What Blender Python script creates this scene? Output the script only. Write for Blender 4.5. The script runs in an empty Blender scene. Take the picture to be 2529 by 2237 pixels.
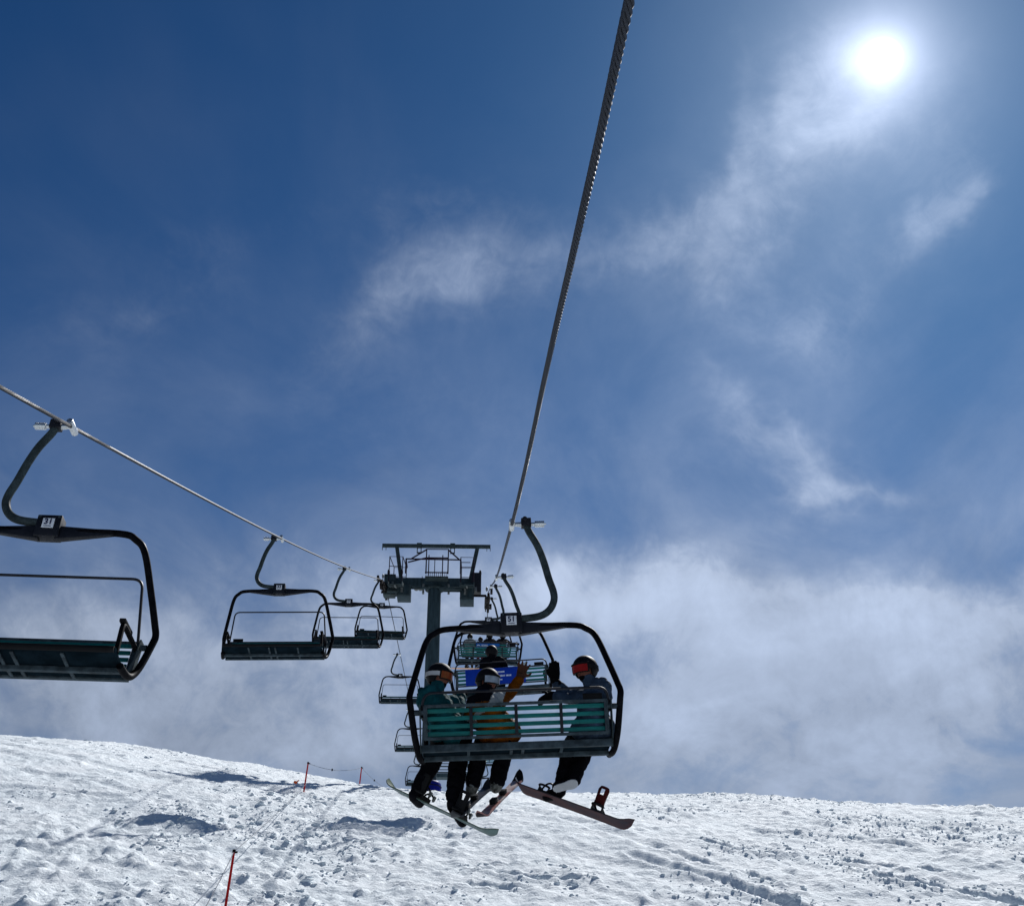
import bpy, bmesh, math, random
import numpy as np
from mathutils import Vector, Matrix, Quaternion

random.seed(7)
np.random.seed(7)
S = bpy.context.scene
COL = S.collection
R = math.radians

# ------------------------------------------------------------------ camera
# world: Y = uphill along the lift line, X = right, Z = up; the camera sits on a chair of the up-going rope at the origin
IMG_W, IMG_H, FPX = 2529.0, 2237.0, 3000.0
PITCH, YAW = R(29.0), R(1.65)
cam_d = bpy.data.cameras.new('camera')
cam = bpy.data.objects.new('camera', cam_d)
COL.objects.link(cam)
cam_d.sensor_fit = 'HORIZONTAL'
cam_d.sensor_width = 36.0
cam_d.lens = 36.0 * FPX / IMG_W
cam_d.clip_start = 0.1
cam_d.clip_end = 20000
cam.rotation_euler = (R(90) + PITCH, 0, -YAW)
S.camera = cam
CF = Vector((math.sin(YAW) * math.cos(PITCH), math.cos(YAW) * math.cos(PITCH), math.sin(PITCH)))
CR = Vector((math.cos(YAW), -math.sin(YAW), 0))
CU = CR.cross(CF)

def ray(px, py):
    return CF + CR * ((px - IMG_W / 2) / FPX) - CU * ((py - IMG_H / 2) / FPX)

def at(px, py, Y):
    """direction of a photo pixel carried to the vertical plane y = Y"""
    r = ray(px, py)
    return r * (Y / r.y)

# ------------------------------------------------------------------ light
SUN_DIR = ray(2178, 146).normalized()
SUN_EL = math.asin(SUN_DIR.z)
SUN_AZ = math.atan2(SUN_DIR.x, SUN_DIR.y)
sun_d = bpy.data.lights.new('sun', 'SUN')
sun_d.energy = 5.0
sun_d.angle = R(0.53)
sun_d.color = (1.0, 0.98, 0.95)
sun = bpy.data.objects.new('sun', sun_d)
COL.objects.link(sun)
sun.rotation_euler = (-SUN_DIR).to_track_quat('-Z', 'Y').to_euler()

S.view_settings.view_transform = 'Standard'
S.view_settings.look = 'None'
S.view_settings.exposure = 0.12
S.view_settings.gamma = 1.0
S.render.engine = 'CYCLES'
S.cycles.max_bounces = 6

class NT:
    """tiny helper to write node trees"""
    def __init__(s, tree):
        s.t = tree
    def n(s, typ, **kw):
        nd = s.t.nodes.new(typ)
        for k, v in kw.items():
            if k.startswith('i_'):
                nd.inputs[k[2:].replace('_', ' ')].default_value = v
            elif k.startswith('n_'):
                nd.inputs[int(k[2:])].default_value = v
            else:
                setattr(nd, k, v)
        return nd
    def l(s, a, b):
        s.t.links.new(a, b)
    def val(s, sock_or_v, inp):
        if isinstance(sock_or_v, (int, float)):
            inp.default_value = sock_or_v
        elif isinstance(sock_or_v, (tuple, list)):
            inp.default_value = sock_or_v
        else:
            s.l(sock_or_v, inp)
    def m(s, op, a, b=0.0, c=0.0, clamp=False):
        nd = s.n('ShaderNodeMath', operation=op)
        nd.use_clamp = clamp
        s.val(a, nd.inputs[0]); s.val(b, nd.inputs[1]); s.val(c, nd.inputs[2])
        return nd.outputs[0]
    def mix(s, fac, a, b, blend='MIX'):
        nd = s.n('ShaderNodeMix', data_type='RGBA', blend_type=blend)
        s.val(fac, nd.inputs[0]); s.val(a, nd.inputs[6]); s.val(b, nd.inputs[7])
        return nd.outputs[2]
    def noise(s, vec, scale, detail=5, rough=0.55, dist=0.0, lac=2.0):
        nd = s.n('ShaderNodeTexNoise')
        nd.inputs['Scale'].default_value = scale
        nd.inputs['Detail'].default_value = detail
        nd.inputs['Roughness'].default_value = rough
        nd.inputs['Distortion'].default_value = dist
        nd.inputs['Lacunarity'].default_value = lac
        if vec is not None:
            s.l(vec, nd.inputs['Vector'])
        return nd.outputs[0]
    def ramp(s, fac, a, b, lo=0.0, hi=1.0):
        nd = s.n('ShaderNodeMapRange', interpolation_type='SMOOTHSTEP')
        s.val(fac, nd.inputs[0]); nd.inputs[1].default_value = a; nd.inputs[2].default_value = b
        nd.inputs[3].default_value = lo; nd.inputs[4].default_value = hi
        return nd.outputs[0]

def make_world():
    w = bpy.data.worlds.new('World'); S.world = w; w.use_nodes = True
    t = w.node_tree; t.nodes.clear(); N = NT(t)
    out = N.n('ShaderNodeOutputWorld'); bg = N.n('ShaderNodeBackground')
    N.l(bg.outputs[0], out.inputs[0])
    sky = N.n('ShaderNodeTexSky', sky_type='NISHITA')
    sky.sun_disc = False; sky.sun_elevation = SUN_EL; sky.sun_rotation = SUN_AZ
    sky.altitude = 1900; sky.air_density = 1.0; sky.dust_density = 0.6; sky.ozone_density = 3.0
    bg.inputs['Strength'].default_value = 0.1
    tc = N.n('ShaderNodeTexCoord'); d = tc.outputs['Generated']
    sep = N.n('ShaderNodeSeparateXYZ'); N.l(d, sep.inputs[0])
    az = N.m('ARCTAN2', sep.outputs[0], sep.outputs[1])
    el = N.m('ARCSINE', sep.outputs[2])
    # deep mountain blue: the sky colour with more contrast
    gam = N.n('ShaderNodeGamma'); gam.inputs[1].default_value = SKY_GAMMA
    N.l(sky.outputs[0], gam.inputs[0])
    base = N.mix(1.0, gam.outputs[0], SKY_TINT, 'MULTIPLY')
    # angle from the sun
    dot = N.n('ShaderNodeVectorMath', operation='DOT_PRODUCT')
    N.l(d, dot.inputs[0]); dot.inputs[1].default_value = SUN_DIR
    th = N.m('MULTIPLY', N.m('ARCCOSINE', N.m('MINIMUM', dot.outputs['Value'], 0.9999999)), 180 / math.pi)
    # clouds: a high thin layer, mapped on a flat sheet overhead
    inv = N.m('DIVIDE', 1.0, N.m('ADD', N.m('MAXIMUM', sep.outputs[2], 0.0), 0.12))
    cx = N.n('ShaderNodeCombineXYZ')
    N.l(N.m('MULTIPLY', sep.outputs[0], inv), cx.inputs[0]); N.l(N.m('MULTIPLY', sep.outputs[1], inv), cx.inputs[1])
    mp = N.n('ShaderNodeMapping'); N.l(cx.outputs[0], mp.inputs[0])
    mp.inputs['Rotation'].default_value = (0, 0, R(-32)); mp.inputs['Scale'].default_value = (1.0, 0.62, 1.0)
    n1 = N.noise(mp.outputs[0], 3.2, 9, 0.58, 0.5)
    n2 = N.noise(mp.outputs[0], 1.1, 4, 0.5, 0.2)
    n3 = N.noise(d, 5.0, 10, 0.62, 0.6)
    n4 = N.noise(d, 14.0, 8, 0.62, 0.8)
    n5 = N.noise(d, 38.0, 6, 0.65, 1.0)
    sv = N.n('ShaderNodeCombineXYZ'); N.l(N.m('ADD', N.m('MULTIPLY', az, 3.2), N.m('MULTIPLY', el, 1.2)), sv.inputs[0]); N.l(N.m('MULTIPLY', el, 9.0), sv.inputs[1])
    nS = N.noise(sv.outputs[0], 1.6, 6, 0.6, 0.2)
    fib = N.m('ADD', N.m('ADD', N.m('MULTIPLY', n3, 0.46), N.m('MULTIPLY', n4, 0.32)), N.m('MULTIPLY', n5, 0.22))
    fib = N.m('ADD', N.m('MULTIPLY', fib, 0.84), N.m('MULTIPLY', nS, 0.16))
    wv = N.n('ShaderNodeTexNoise'); wv.inputs['Scale'].default_value = 6.0; wv.inputs['Detail'].default_value = 5; wv.inputs['Roughness'].default_value = 0.6; N.l(d, wv.inputs['Vector'])
    ws = N.n('ShaderNodeSeparateXYZ'); N.l(wv.outputs['Color'], ws.inputs[0])
    az = N.m('ADD', az, N.m('MULTIPLY', N.m('SUBTRACT', ws.outputs[0], 0.5), R(11)))
    el_w = N.m('ADD', el, N.m('MULTIPLY', N.m('SUBTRACT', ws.outputs[1], 0.5), R(7)))
    def blob(px, py, wx, wy, rot, amp, sharp=1.0):
        """one cloud patch: centre direction, half-widths in degrees, tilt"""
        r = ray(px * 1.2373, py * 1.2373).normalized()
        a0 = math.atan2(r.x, r.y); e0 = math.asin(r.z)
        da = N.m('MULTIPLY', N.m('SUBTRACT', az, a0), math.cos(e0))
        de = N.m('SUBTRACT', el_w, e0)
        c, s_ = math.cos(R(rot)), math.sin(R(rot))
        u = N.m('ADD', N.m('MULTIPLY', da, c / R(wx)), N.m('MULTIPLY', de, s_ / R(wx)))
        v = N.m('ADD', N.m('MULTIPLY', da, -s_ / R(wy)), N.m('MULTIPLY', de, c / R(wy)))
        q = N.m('ADD', N.m('MULTIPLY', u, u), N.m('MULTIPLY', v, v))
        return N.m('MULTIPLY', N.m('EXPONENT', N.m('MULTIPLY', q, -1.0)), amp)
    haze = N.m('ADD', blob(1600, 420, 11, 8, 60, 0.15), N.m('ADD', blob(1050, 560, 15, 5, 8, 0.10), blob(1500, 1050, 20, 5, 0, 0.12)))
    tot = None
    for b in CLOUDS:
        g = blob(*b)
        tot = g if tot is None else N.m('ADD', tot, g)
    # general thin cloud everywhere (also outside the frame), thicker towards the horizon
    veil = N.m('MULTIPLY', N.ramp(el, R(40), R(10)), 0.62)
    veil2 = N.m('MULTIPLY', N.ramp(n2, 0.38, 0.75), 0.20)
    tc_ = N.m('MINIMUM', tot, 1.2)
    q = N.m('SUBTRACT', fib, N.m('SUBTRACT', 0.60, N.m('MULTIPLY', tc_, 0.30)))
    patch = N.m('MULTIPLY', N.ramp(q, -0.08, 0.40), N.m('MINIMUM', N.m('MULTIPLY', tot, 1.05), 0.80))
    soft = N.m('MULTIPLY', N.m('ADD', veil, veil2), N.ramp(n1, 0.30, 0.72, 0.50, 1.0))
    patch = N.m('MULTIPLY', patch, N.ramp(el, R(24), R(32), 0.92, 0.72))
    soft = N.m('ADD', soft, N.m('MULTIPLY', haze, N.ramp(n1, 0.3, 0.7, 0.6, 1.2)))
    low = N.m('MULTIPLY', N.ramp(el, R(27), R(12)), 0.36)
    cov = N.m('ADD', patch, N.m('ADD', soft, low), clamp=True)
    cov = N.m('MULTIPLY', cov, 0.93)
    # cloud brightness: lit from behind by the sun
    fwd = N.m('EXPONENT', N.m('MULTIPLY', th, -1 / 17.0))
    cb = N.m('ADD', N.m('ADD', 3.1, N.m('MULTIPLY', patch, 3.6)), N.m('MULTIPLY', fwd, 6.5))
    shade = N.m('MULTIPLY', N.ramp(n1, 0.3, 0.7, 0.88, 1.06), N.ramp(n3, 0.3, 0.7, 0.86, 1.1))
    cc = N.mix(1.0, (0.70, 0.83, 1.08, 1), (1, 1, 1, 1), 'MULTIPLY')
    cvm = N.n('ShaderNodeVectorMath', operation='SCALE'); N.l(cc, cvm.inputs[0])
    N.l(N.m('MULTIPLY', cb, shade), cvm.inputs['Scale'])
    col = N.mix(cov, base, cvm.outputs[0])
    # the sun behind thin cloud: disc and aureole
    disc = N.m('MULTIPLY', N.ramp(th, 0.95, 0.0), 40.0)
    au = N.m('ADD', N.m('MULTIPLY', N.m('EXPONENT', N.m('MULTIPLY', th, -1 / 0.95)), 17.0),
             N.m('MULTIPLY', N.m('EXPONENT', N.m('MULTIPLY', th, -1 / 5.0)), 3.0))
    sc1 = N.n('ShaderNodeVectorMath', operation='SCALE'); sc1.inputs[0].default_value = (1.0, 0.97, 0.93); N.l(disc, sc1.inputs['Scale'])
    sc2 = N.n('ShaderNodeVectorMath', operation='SCALE'); sc2.inputs[0].default_value = (0.87, 0.92, 1.08); N.l(au, sc2.inputs['Scale'])
    add = N.mix(1.0, col, sc1.outputs[0], 'ADD'); add = N.mix(1.0, add, sc2.outputs[0], 'ADD')
    N.l(add, bg.inputs['Color'])
SKY_GAMMA = 1.5
SKY_TINT = (0.072, 0.205, 0.24, 1)
# cloud patches: photo pixel (on a 2044 px wide copy) of the centre, half-widths in degrees, tilt, strength
CLOUDS = [
    (1330, 1210, 7.5, 2.6, -14, 0.50), (1620, 1300, 9.0, 3.0, -10, 0.56), (1500, 1090, 14, 3.0, 0, 0.16), (1850, 1400, 9, 3.8, 12, 0.42), (1150, 1170, 7, 2.0, 14, 0.50), (1480, 1440, 13, 3.4, 10, 0.38), (1750, 1560, 8, 2.4, 14, 0.34),
    (1980, 1190, 4, 1.8, 20, 0.55), (1250, 1420, 9, 3.0, 0, 0.36),
    (1570, 330, 6.0, 2.5, 60, 0.55), (1690, 190, 4.5, 3.2, 60, 0.55), (1420, 470, 3.6, 2.8, 75, 0.46), (1480, 200, 5.0, 0.9, 78, 0.36), (1850, 240, 5.0, 3.0, 40, 0.30),
    (1240, 520, 6.0, 2.2, 14, 0.42), (860, 600, 4.2, 2.4, 24, 0.60), (740, 660, 3.6, 1.8, 45, 0.36), (1000, 500, 8, 2.2, 5, 0.34), (900, 420, 9, 1.6, 10, 0.22),
    (1800, 480, 5.0, 2.0, 35, 0.55), (1900, 400, 3, 1.2, 30, 0.35), (1640, 670, 3.8, 1.8, -30, 0.40), (1560, 880, 3.8, 1.9, -50, 0.40), (1620, 960, 3.0, 1.4, -40, 0.32), (1730, 990, 3.5, 0.7, -8, 0.34), (1500, 800, 3, 1, -40, 0.3),
    (320, 560, 6.0, 2.8, 20, 0.42), (200, 640, 4, 1.5, 20, 0.25), (900, 840, 6, 1.8, 10, 0.30), (420, 760, 8, 1.5, 8, 0.22), (1250, 900, 6, 1.6, 10, 0.25),
    (350, 1330, 13, 4.2, 8, 0.50), (700, 1170, 7, 3.0, 0, 0.46), (120, 1210, 5, 1.8, 0, 0.32), (600, 1430, 11, 3.2, 0, 0.46), (60, 1400, 6, 3, 0, 0.4),
    (1500, 1850, 40, 4, 0, 0.4),
]
make_world()
S.world.cycles.sampling_method = 'AUTOMATIC'

# ------------------------------------------------------------------ materials
MATS = {}
def mat(name, color, rough=0.6, metal=0.0, var=0.15, vscale=8.0, bump=0.0, bscale=40.0, spec=0.03, coat=0.0, color2=None, stretch=None, **kw):
    if name in MATS:
        return MATS[name]
    m = bpy.data.materials.new(name); m.use_nodes = True
    t = m.node_tree; N = NT(t)
    b = t.nodes['Principled BSDF']
    tc = N.n('ShaderNodeTexCoord'); v = tc.outputs['Object']
    if stretch:
        mp = N.n('ShaderNodeMapping'); mp.inputs['Scale'].default_value = stretch; N.l(v, mp.inputs[0]); v = mp.outputs[0]
    nz = N.noise(v, vscale, 6, 0.62)
    f = N.ramp(nz, 0.3, 0.72)
    c1 = tuple(max(0, c * (1 - var)) for c in color) + (1,)
    c2 = (tuple(min(1, c * (1 + var)) for c in color) if color2 is None else color2) + (1,)
    N.l(N.mix(f, c1, c2), b.inputs['Base Color'])
    b.inputs['Metallic'].default_value = metal
    b.inputs['Specular IOR Level'].default_value = spec
    rr = N.ramp(nz, 0.3, 0.7, max(0.02, rough - 0.1), min(1, rough + 0.1)); N.l(rr, b.inputs['Roughness'])
    if coat: b.inputs['Coat Weight'].default_value = coat
    if bump:
        bn = N.noise(v, bscale, 4, 0.6)
        bp = N.n('ShaderNodeBump'); bp.inputs['Strength'].default_value = bump; bp.inputs['Distance'].default_value = 0.02
        N.l(bn, bp.inputs['Height']); N.l(bp.outputs[0], b.inputs['Normal'])
    for k, val in kw.items():
        b.inputs[k.replace('_', ' ')].default_value = val
    MATS[name] = m
    return m

M_FRAME = mat('black_painted_tube', (0.004, 0.004, 0.006), 0.5, 0, 0.5, 14, color2=(0.007, 0.007, 0.009), spec=0.03)
M_HANGER = mat('weathered_galvanised_tube', (0.035, 0.048, 0.052), 0.55, 0.0, 0.4, 10, 0.08, 60)
M_GALV = mat('galvanised_beam', (0.042, 0.058, 0.068), 0.5, 0.0, 0.45, 9, 0.08, 30)
M_CHROME = mat('bright_spring_steel', (0.62, 0.64, 0.64), 0.28, 0.9, 0.15, 20)
M_BOX = mat('dark_clamp_box', (0.008, 0.009, 0.014), 0.5, 0, 0.3, spec=0.25)
M_PLATE = mat('white_number_plate', (0.72, 0.74, 0.78), 0.45, 0, 0.06)
M_DIGIT = mat('navy_digits', (0.02, 0.025, 0.07), 0.5)
M_SLAT = mat('teal_plastic_slat', (0.002, 0.115, 0.108), 0.45, 0, 0.25, 5, stretch=(1, 6, 6), spec=0.2)
M_PAN = mat('dark_seat_pan', (0.006, 0.012, 0.017), 0.7, 0, 0.35, 6, 0.05, 30, spec=0.0)
M_RUBBER = mat('black_rubber', (0.012, 0.012, 0.013), 0.7)
M_ROPE = mat('haul_rope_steel', (0.02, 0.024, 0.034), 0.6, 0.0, 0.4, 60, spec=0.2)
M_TOWER = mat('blue_grey_tower_paint', (0.028, 0.046, 0.056), 0.55, 0.0, 0.3, 3, 0.06, 25, stretch=(3, 3, 0.5))
M_TOWER2 = mat('grey_galvanised_steelwork', (0.035, 0.05, 0.055), 0.55, 0.0, 0.35, 4, 0.05, 25)
M_RAIL = mat('dark_red_brown_railing', (0.022, 0.014, 0.024), 0.6, 0, 0.3)
M_SHEAVE = mat('black_sheave_rubber', (0.02, 0.018, 0.018), 0.65, 0, 0.4)
M_GREASE = mat('pale_worn_steel', (0.14, 0.15, 0.15), 0.45, 0.2, 0.35, 12)
M_PAD = mat('blue_vinyl_pad', (0.008, 0.012, 0.16), 0.5, 0, 0.2)
M_SIGN = mat('blue_sign', (0.006, 0.030, 0.26), 0.4, 0, 0.08)
M_SIGN2 = mat('light_blue_sign', (0.010, 0.08, 0.28), 0.4, 0, 0.15)
M_LETTER = mat('white_lettering', (0.5, 0.55, 0.68), 0.5, 0, 0.05)
M_REDPOLE = mat('red_plastic_pole', (0.45, 0.012, 0.012), 0.4, 0, 0.25, 6)
M_BLACK = mat('black_plastic', (0.012, 0.012, 0.013), 0.5)
M_CORD = mat('grey_cord', (0.22, 0.24, 0.27), 0.8)
M_ORANGE = mat('orange_tape', (0.6, 0.10, 0.03), 0.6)

# ------------------------------------------------------------------ mesh helper
class MB:
    def __init__(s):
        s.v = []; s.f = []
    def _add(s, vs, fs):
        o = len(s.v); s.v += [tuple(v) for v in vs]; s.f += [tuple(i + o for i in f) for f in fs]
        return s
    def box(s, c, size, rot=None, taper=None):
        hx, hy, hz = (q / 2 for q in size)
        vs = []
        for dz in (-1, 1):
            k = taper if (taper and dz > 0) else 1.0
            for dx, dy in ((-1, -1), (1, -1), (1, 1), (-1, 1)):
                p = Vector((dx * hx * k, dy * hy * k, dz * hz))
                if rot: p = rot @ p
                vs.append(p + Vector(c))
        return s._add(vs, [(3, 2, 1, 0), (4, 5, 6, 7), (0, 1, 5, 4), (1, 2, 6, 5), (2, 3, 7, 6), (3, 0, 4, 7)])
    def hexa(s, lo, hi):
        """two quads (lists of 4 points) joined to a solid"""
        return s._add(list(lo) + list(hi), [(3, 2, 1, 0), (4, 5, 6, 7), (0, 1, 5, 4), (1, 2, 6, 5), (2, 3, 7, 6), (3, 0, 4, 7)])
    def beam(s, a, b, w, h, up=(0, 0, 1)):
        a = Vector(a); b = Vector(b); d = (b - a).normalized()
        up = Vector(up)
        if abs(d.dot(up)) > 0.98: up = Vector((0, 1, 0))
        sd = d.cross(up).normalized(); u = sd.cross(d)
        q = [(-1, -1), (1, -1), (1, 1), (-1, 1)]
        return s.hexa([a + sd * (x * w / 2) + u * (y * h / 2) for x, y in q], [b + sd * (x * w / 2) + u * (y * h / 2) for x, y in q])
    def tube(s, path, r, n=10, closed=False):
        P = [Vector(p) for p in path]; k = len(P)
        rad = r if isinstance(r, (list, tuple)) else [r] * k
        T = []
        for i in range(k):
            a = P[i - 1] if (i > 0 or closed) else P[i]; b = P[(i + 1) % k] if (i < k - 1 or closed) else P[i]
            T.append((b - a).normalized())
        nrm = T[0].orthogonal().normalized()
        vs = []
        for i in range(k):
            if i:
                q = T[i - 1].rotation_difference(T[i]); nrm = (q @ nrm).normalized()
            bn = T[i].cross(nrm).normalized()
            for j in range(n):
                a = 2 * math.pi * j / n
                vs.append(P[i] + (nrm * math.cos(a) + bn * math.sin(a)) * rad[i])
        fs = []
        for i in range(k if closed else k - 1):
            o, o2 = i * n, ((i + 1) % k) * n
            for j in range(n):
                fs.append((o + j, o + (j + 1) % n, o2 + (j + 1) % n, o2 + j))
        if not closed:
            fs.append(tuple(reversed(range(n)))); fs.append(tuple((k - 1) * n + j for j in range(n)))
        return s._add(vs, fs)
    def cyl(s, a, b, r, n=14):
        return s.tube([a, b], r, n)
    def ell(s, c, rad, rot=None, nu=14, nv=9, f=None):
        vs = [];
        for i in range(nv + 1):
            ph = math.pi * i / nv
            for j in range(nu):
                a = 2 * math.pi * j / nu
                p = Vector((math.sin(ph) * math.cos(a), math.sin(ph) * math.sin(a), math.cos(ph)))
                if f: p = f(p)
                p = Vector((p.x * rad[0], p.y * rad[1], p.z * rad[2]))
                if rot: p = rot @ p
                vs.append(p + Vector(c))
        fs = []
        for i in range(nv):
            for j in range(nu):
                fs.append((i * nu + j, (i + 1) * nu + j, (i + 1) * nu + (j + 1) % nu, i * nu + (j + 1) % nu))
        return s._add(vs, fs)
    def prism(s, poly, depth, M=Matrix.Identity(4)):
        """polygon in local xy, extruded along local z by +-depth/2"""
        n = len(poly)
        vs = [M @ Vector((x, y, -depth / 2)) for x, y in poly] + [M @ Vector((x, y, depth / 2)) for x, y in poly]
        fs = [tuple(reversed(range(n))), tuple(range(n, 2 * n))] + [(i, (i + 1) % n, (i + 1) % n + n, i + n) for i in range(n)]
        return s._add(vs, fs)
    def mesh(s, name, m, smooth=None, bevel=0.0):
        me = bpy.data.meshes.new(name)
        me.from_pydata([tuple(v) for v in s.v], [], s.f)
        bm = bmesh.new(); bm.from_mesh(me)
        bmesh.ops.remove_doubles(bm, verts=bm.verts, dist=1e-6)
        bmesh.ops.recalc_face_normals(bm, faces=bm.faces)
        if bevel:
            eg = [e for e in bm.edges if len(e.link_faces) == 2 and e.calc_face_angle(0) > R(50)]
            bmesh.ops.bevel(bm, geom=eg, offset=bevel, segments=2, profile=0.6, affect='EDGES', clamp_overlap=True)
        ang = R(40)
        for fc in bm.faces: fc.smooth = True
        for e in bm.edges:
            if len(e.link_faces) == 2 and e.calc_face_angle(0) > ang: e.smooth = False
        bm.to_mesh(me); bm.free()
        me.materials.append(m)
        return me
    def build(s, name, m, parent=None, bevel=0.0):
        o = bpy.data.objects.new(name, s.mesh(name, m, bevel=bevel)); COL.objects.link(o)
        o.parent = parent
        return o

def smooth_path(pts, rad_div=6):
    """Catmull-Rom through the points"""
    P = [Vector(p) for p in pts]; out = []
    for i in range(len(P) - 1):
        p0 = P[max(i - 1, 0)]; p1 = P[i]; p2 = P[i + 1]; p3 = P[min(i + 2, len(P) - 1)]
        for k in range(rad_div):
            t = k / rad_div
            out.append(0.5 * ((2 * p1) + (p2 - p0) * t + (2 * p0 - 5 * p1 + 4 * p2 - p3) * t * t + (3 * p1 - p0 - 3 * p2 + p3) * t ** 3))
    out.append(P[-1]); return out

def fillet_path(pts, r, seg=6):
    """polyline with rounded corners"""
    P = [Vector(p) for p in pts]; out = [P[0]]
    for i in range(1, len(P) - 1):
        a = (P[i - 1] - P[i]); b = (P[i + 1] - P[i])
        q = min(r, a.length * 0.48, b.length * 0.48)
        s0 = P[i] + a.normalized() * q; s1 = P[i] + b.normalized() * q
        for k in range(seg + 1):
            t = k / seg
            out.append((1 - t) ** 2 * s0 + 2 * t * (1 - t) * P[i] + t * t * s1)
    out.append(P[-1]); return out

def empty(name, loc=(0, 0, 0)):
    o = bpy.data.objects.new(name, None); COL.objects.link(o); o.location = loc
    o.empty_display_size = 0.2
    return o

def tag(o, label=None, cat=None, group=None, kind=None):
    if label: o['label'] = label
    if cat: o['category'] = cat
    if group: o['group'] = group
    if kind: o['kind'] = kind
    return o

def copy_tree(o, parent=None):
    c = o.copy(); COL.objects.link(c); c.parent = parent
    for ch in o.children:
        copy_tree(ch, c)
    return c

# ------------------------------------------------------------------ snow slope
def lattice(seed, n=256):
    return np.random.RandomState(seed).rand(n, n)
_LAT = [lattice(100 + i) for i in range(8)]
def vnoise(x, y, k=0):
    L = _LAT[k % 8]; n = L.shape[0]
    xi = np.floor(x).astype(int); yi = np.floor(y).astype(int)
    fx = x - xi; fy = y - yi
    fx = fx * fx * fx * (fx * (fx * 6 - 15) + 10); fy = fy * fy * fy * (fy * (fy * 6 - 15) + 10)
    x0 = xi % n; x1 = (xi + 1) % n; y0 = yi % n; y1 = (yi + 1) % n
    return (L[x0, y0] * (1 - fx) + L[x1, y0] * fx) * (1 - fy) + (L[x0, y1] * (1 - fx) + L[x1, y1] * fx) * fy
def fbm(x, y, oct=4, k=0, gain=0.5):
    a = 1.0; s = 0; tot = 0
    for o in range(oct):
        c, sn = math.cos(o * 1.1 + k), math.sin(o * 1.1 + k)
        s = s + a * vnoise((x * c - y * sn) * 2 ** o + 17.3 * o, (x * sn + y * c) * 2 ** o + 9.1 * o, k + o); tot += a; a *= gain
    return s / tot

def worley(x, y, seed):
    """broken-crust pattern: distance to the cell border and a random height per cell"""
    L1, L2, L3 = lattice(seed), lattice(seed + 1), lattice(seed + 2); n = 256
    xi = np.floor(x).astype(int); yi = np.floor(y).astype(int)
    f1 = np.full(x.shape, 9.0); f2 = np.full(x.shape, 9.0); h = np.zeros(x.shape)
    for dx in (-1, 0, 1):
        for dy in (-1, 0, 1):
            cx, cy = (xi + dx) % n, (yi + dy) % n
            d = np.hypot(xi + dx + L1[cx, cy] - x, yi + dy + L2[cx, cy] - y)
            near = d < f1
            f2 = np.where(near, f1, np.minimum(f2, d)); h = np.where(near, L3[cx, cy], h); f1 = np.where(near, d, f1)
    return f2 - f1, h

# long profile of the hill along the lift line
_PY = np.array([-2000, -600, -200, -60, -20, 0, 12, 20, 24, 30, 34, 38, 42, 46, 49, 52, 56, 62, 72, 90, 120, 200, 600, 2500.0])
_PZ = np.array([-520, -178, -74, -28.5, -14.1, -6.2, -1.25, 2.0, 3.6, 6.02, 7.60, 8.93, 10.0, 10.98, 11.68, 12.35, 13.1, 14.0, 14.9, 15.4, 15.2, 11, -60, -420.0])
# height across the crest, read off the skyline (offset at y ~ 50)
_SK = [(0, 1819), (124, 1825), (322, 1840), (557, 1881), (668, 1897), (767, 1918), (866, 1934), (965, 1949), (1060, 1956), (1435, 1955), (1732, 1967), (2103, 1986), (2529, 2010)]
_CX = []; _CZ = []
for _px, _py in _SK:
    _p = at(_px, _py, 50.5); _CX.append(_p.x); _CZ.append(_p.z)
_c0 = float(np.interp(1.5, _CX, _CZ))
_CX = np.array([-300] + _CX + [300.0]); _CZ = np.array([_CZ[0] - _c0 + 6] + [z - _c0 for z in _CZ] + [_CZ[-1] - _c0 - 14])
def smooth_interp(x, X, Y, w):
    s = 0
    for k in (-1, -0.5, 0, 0.5, 1): s = s + np.interp(x + k * w, X, Y)
    return s / 5
def hill(x, y):
    x = np.asarray(x, float); y = np.asarray(y, float)
    wy = np.where(np.abs(y - 45) < 60, 2.0, 15.0)
    z = smooth_interp(y, _PY, _PZ, wy)
    cr = smooth_interp(x, _CX, _CZ, 1.8)
    wgt = np.clip(y / 50.0, 0, 1.1)
    return z + cr * wgt
def hill_hit(px, py):
    r = ray(px, py); t = 15.0
    while t < 80 and (r * t).z > float(hill(np.array([(r * t).x]), np.array([(r * t).y]))[0]): t += 0.1
    return (r * t).x, (r * t).y
# ski and board tracks seen in the photograph: points on the slope, half-width, depth
TRACKS = [([(1560, 2118), (1650, 2142), (1760, 2167), (1900, 2215), (2000, 2245)], 0.14, 0.095), ([(1640, 2104), (1720, 2124), (1830, 2158), (1960, 2192)], 0.10, 0.08),
          ([(1745, 2080), (1830, 2100), (1915, 2112)], 0.10, 0.10), ([(2180, 2172), (2300, 2196), (2400, 2212), (2520, 2236)], 0.13, 0.12), ([(2100, 2130), (2220, 2150), (2340, 2160)], 0.10, 0.07),
          ([(1180, 2150), (1240, 2163), (1330, 2172), (1420, 2176)], 0.12, 0.10), ([(1300, 2010), (1480, 2056), (1640, 2100)], 0.22, 0.06), ([(1880, 2050), (2050, 2060), (2200, 2080), (2420, 2120)], 0.18, 0.06),
          ([(40, 1905), (200, 1925), (330, 1965)], 0.20, 0.05), ([(0, 1950), (150, 1958), (280, 1978)], 0.16, 0.05), ([(1000, 2200), (1150, 2190), (1300, 2196)], 0.10, 0.06)]
TRACKS = [([hill_hit(*q) for q in pts], w, d) for pts, w, d in TRACKS]
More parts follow.
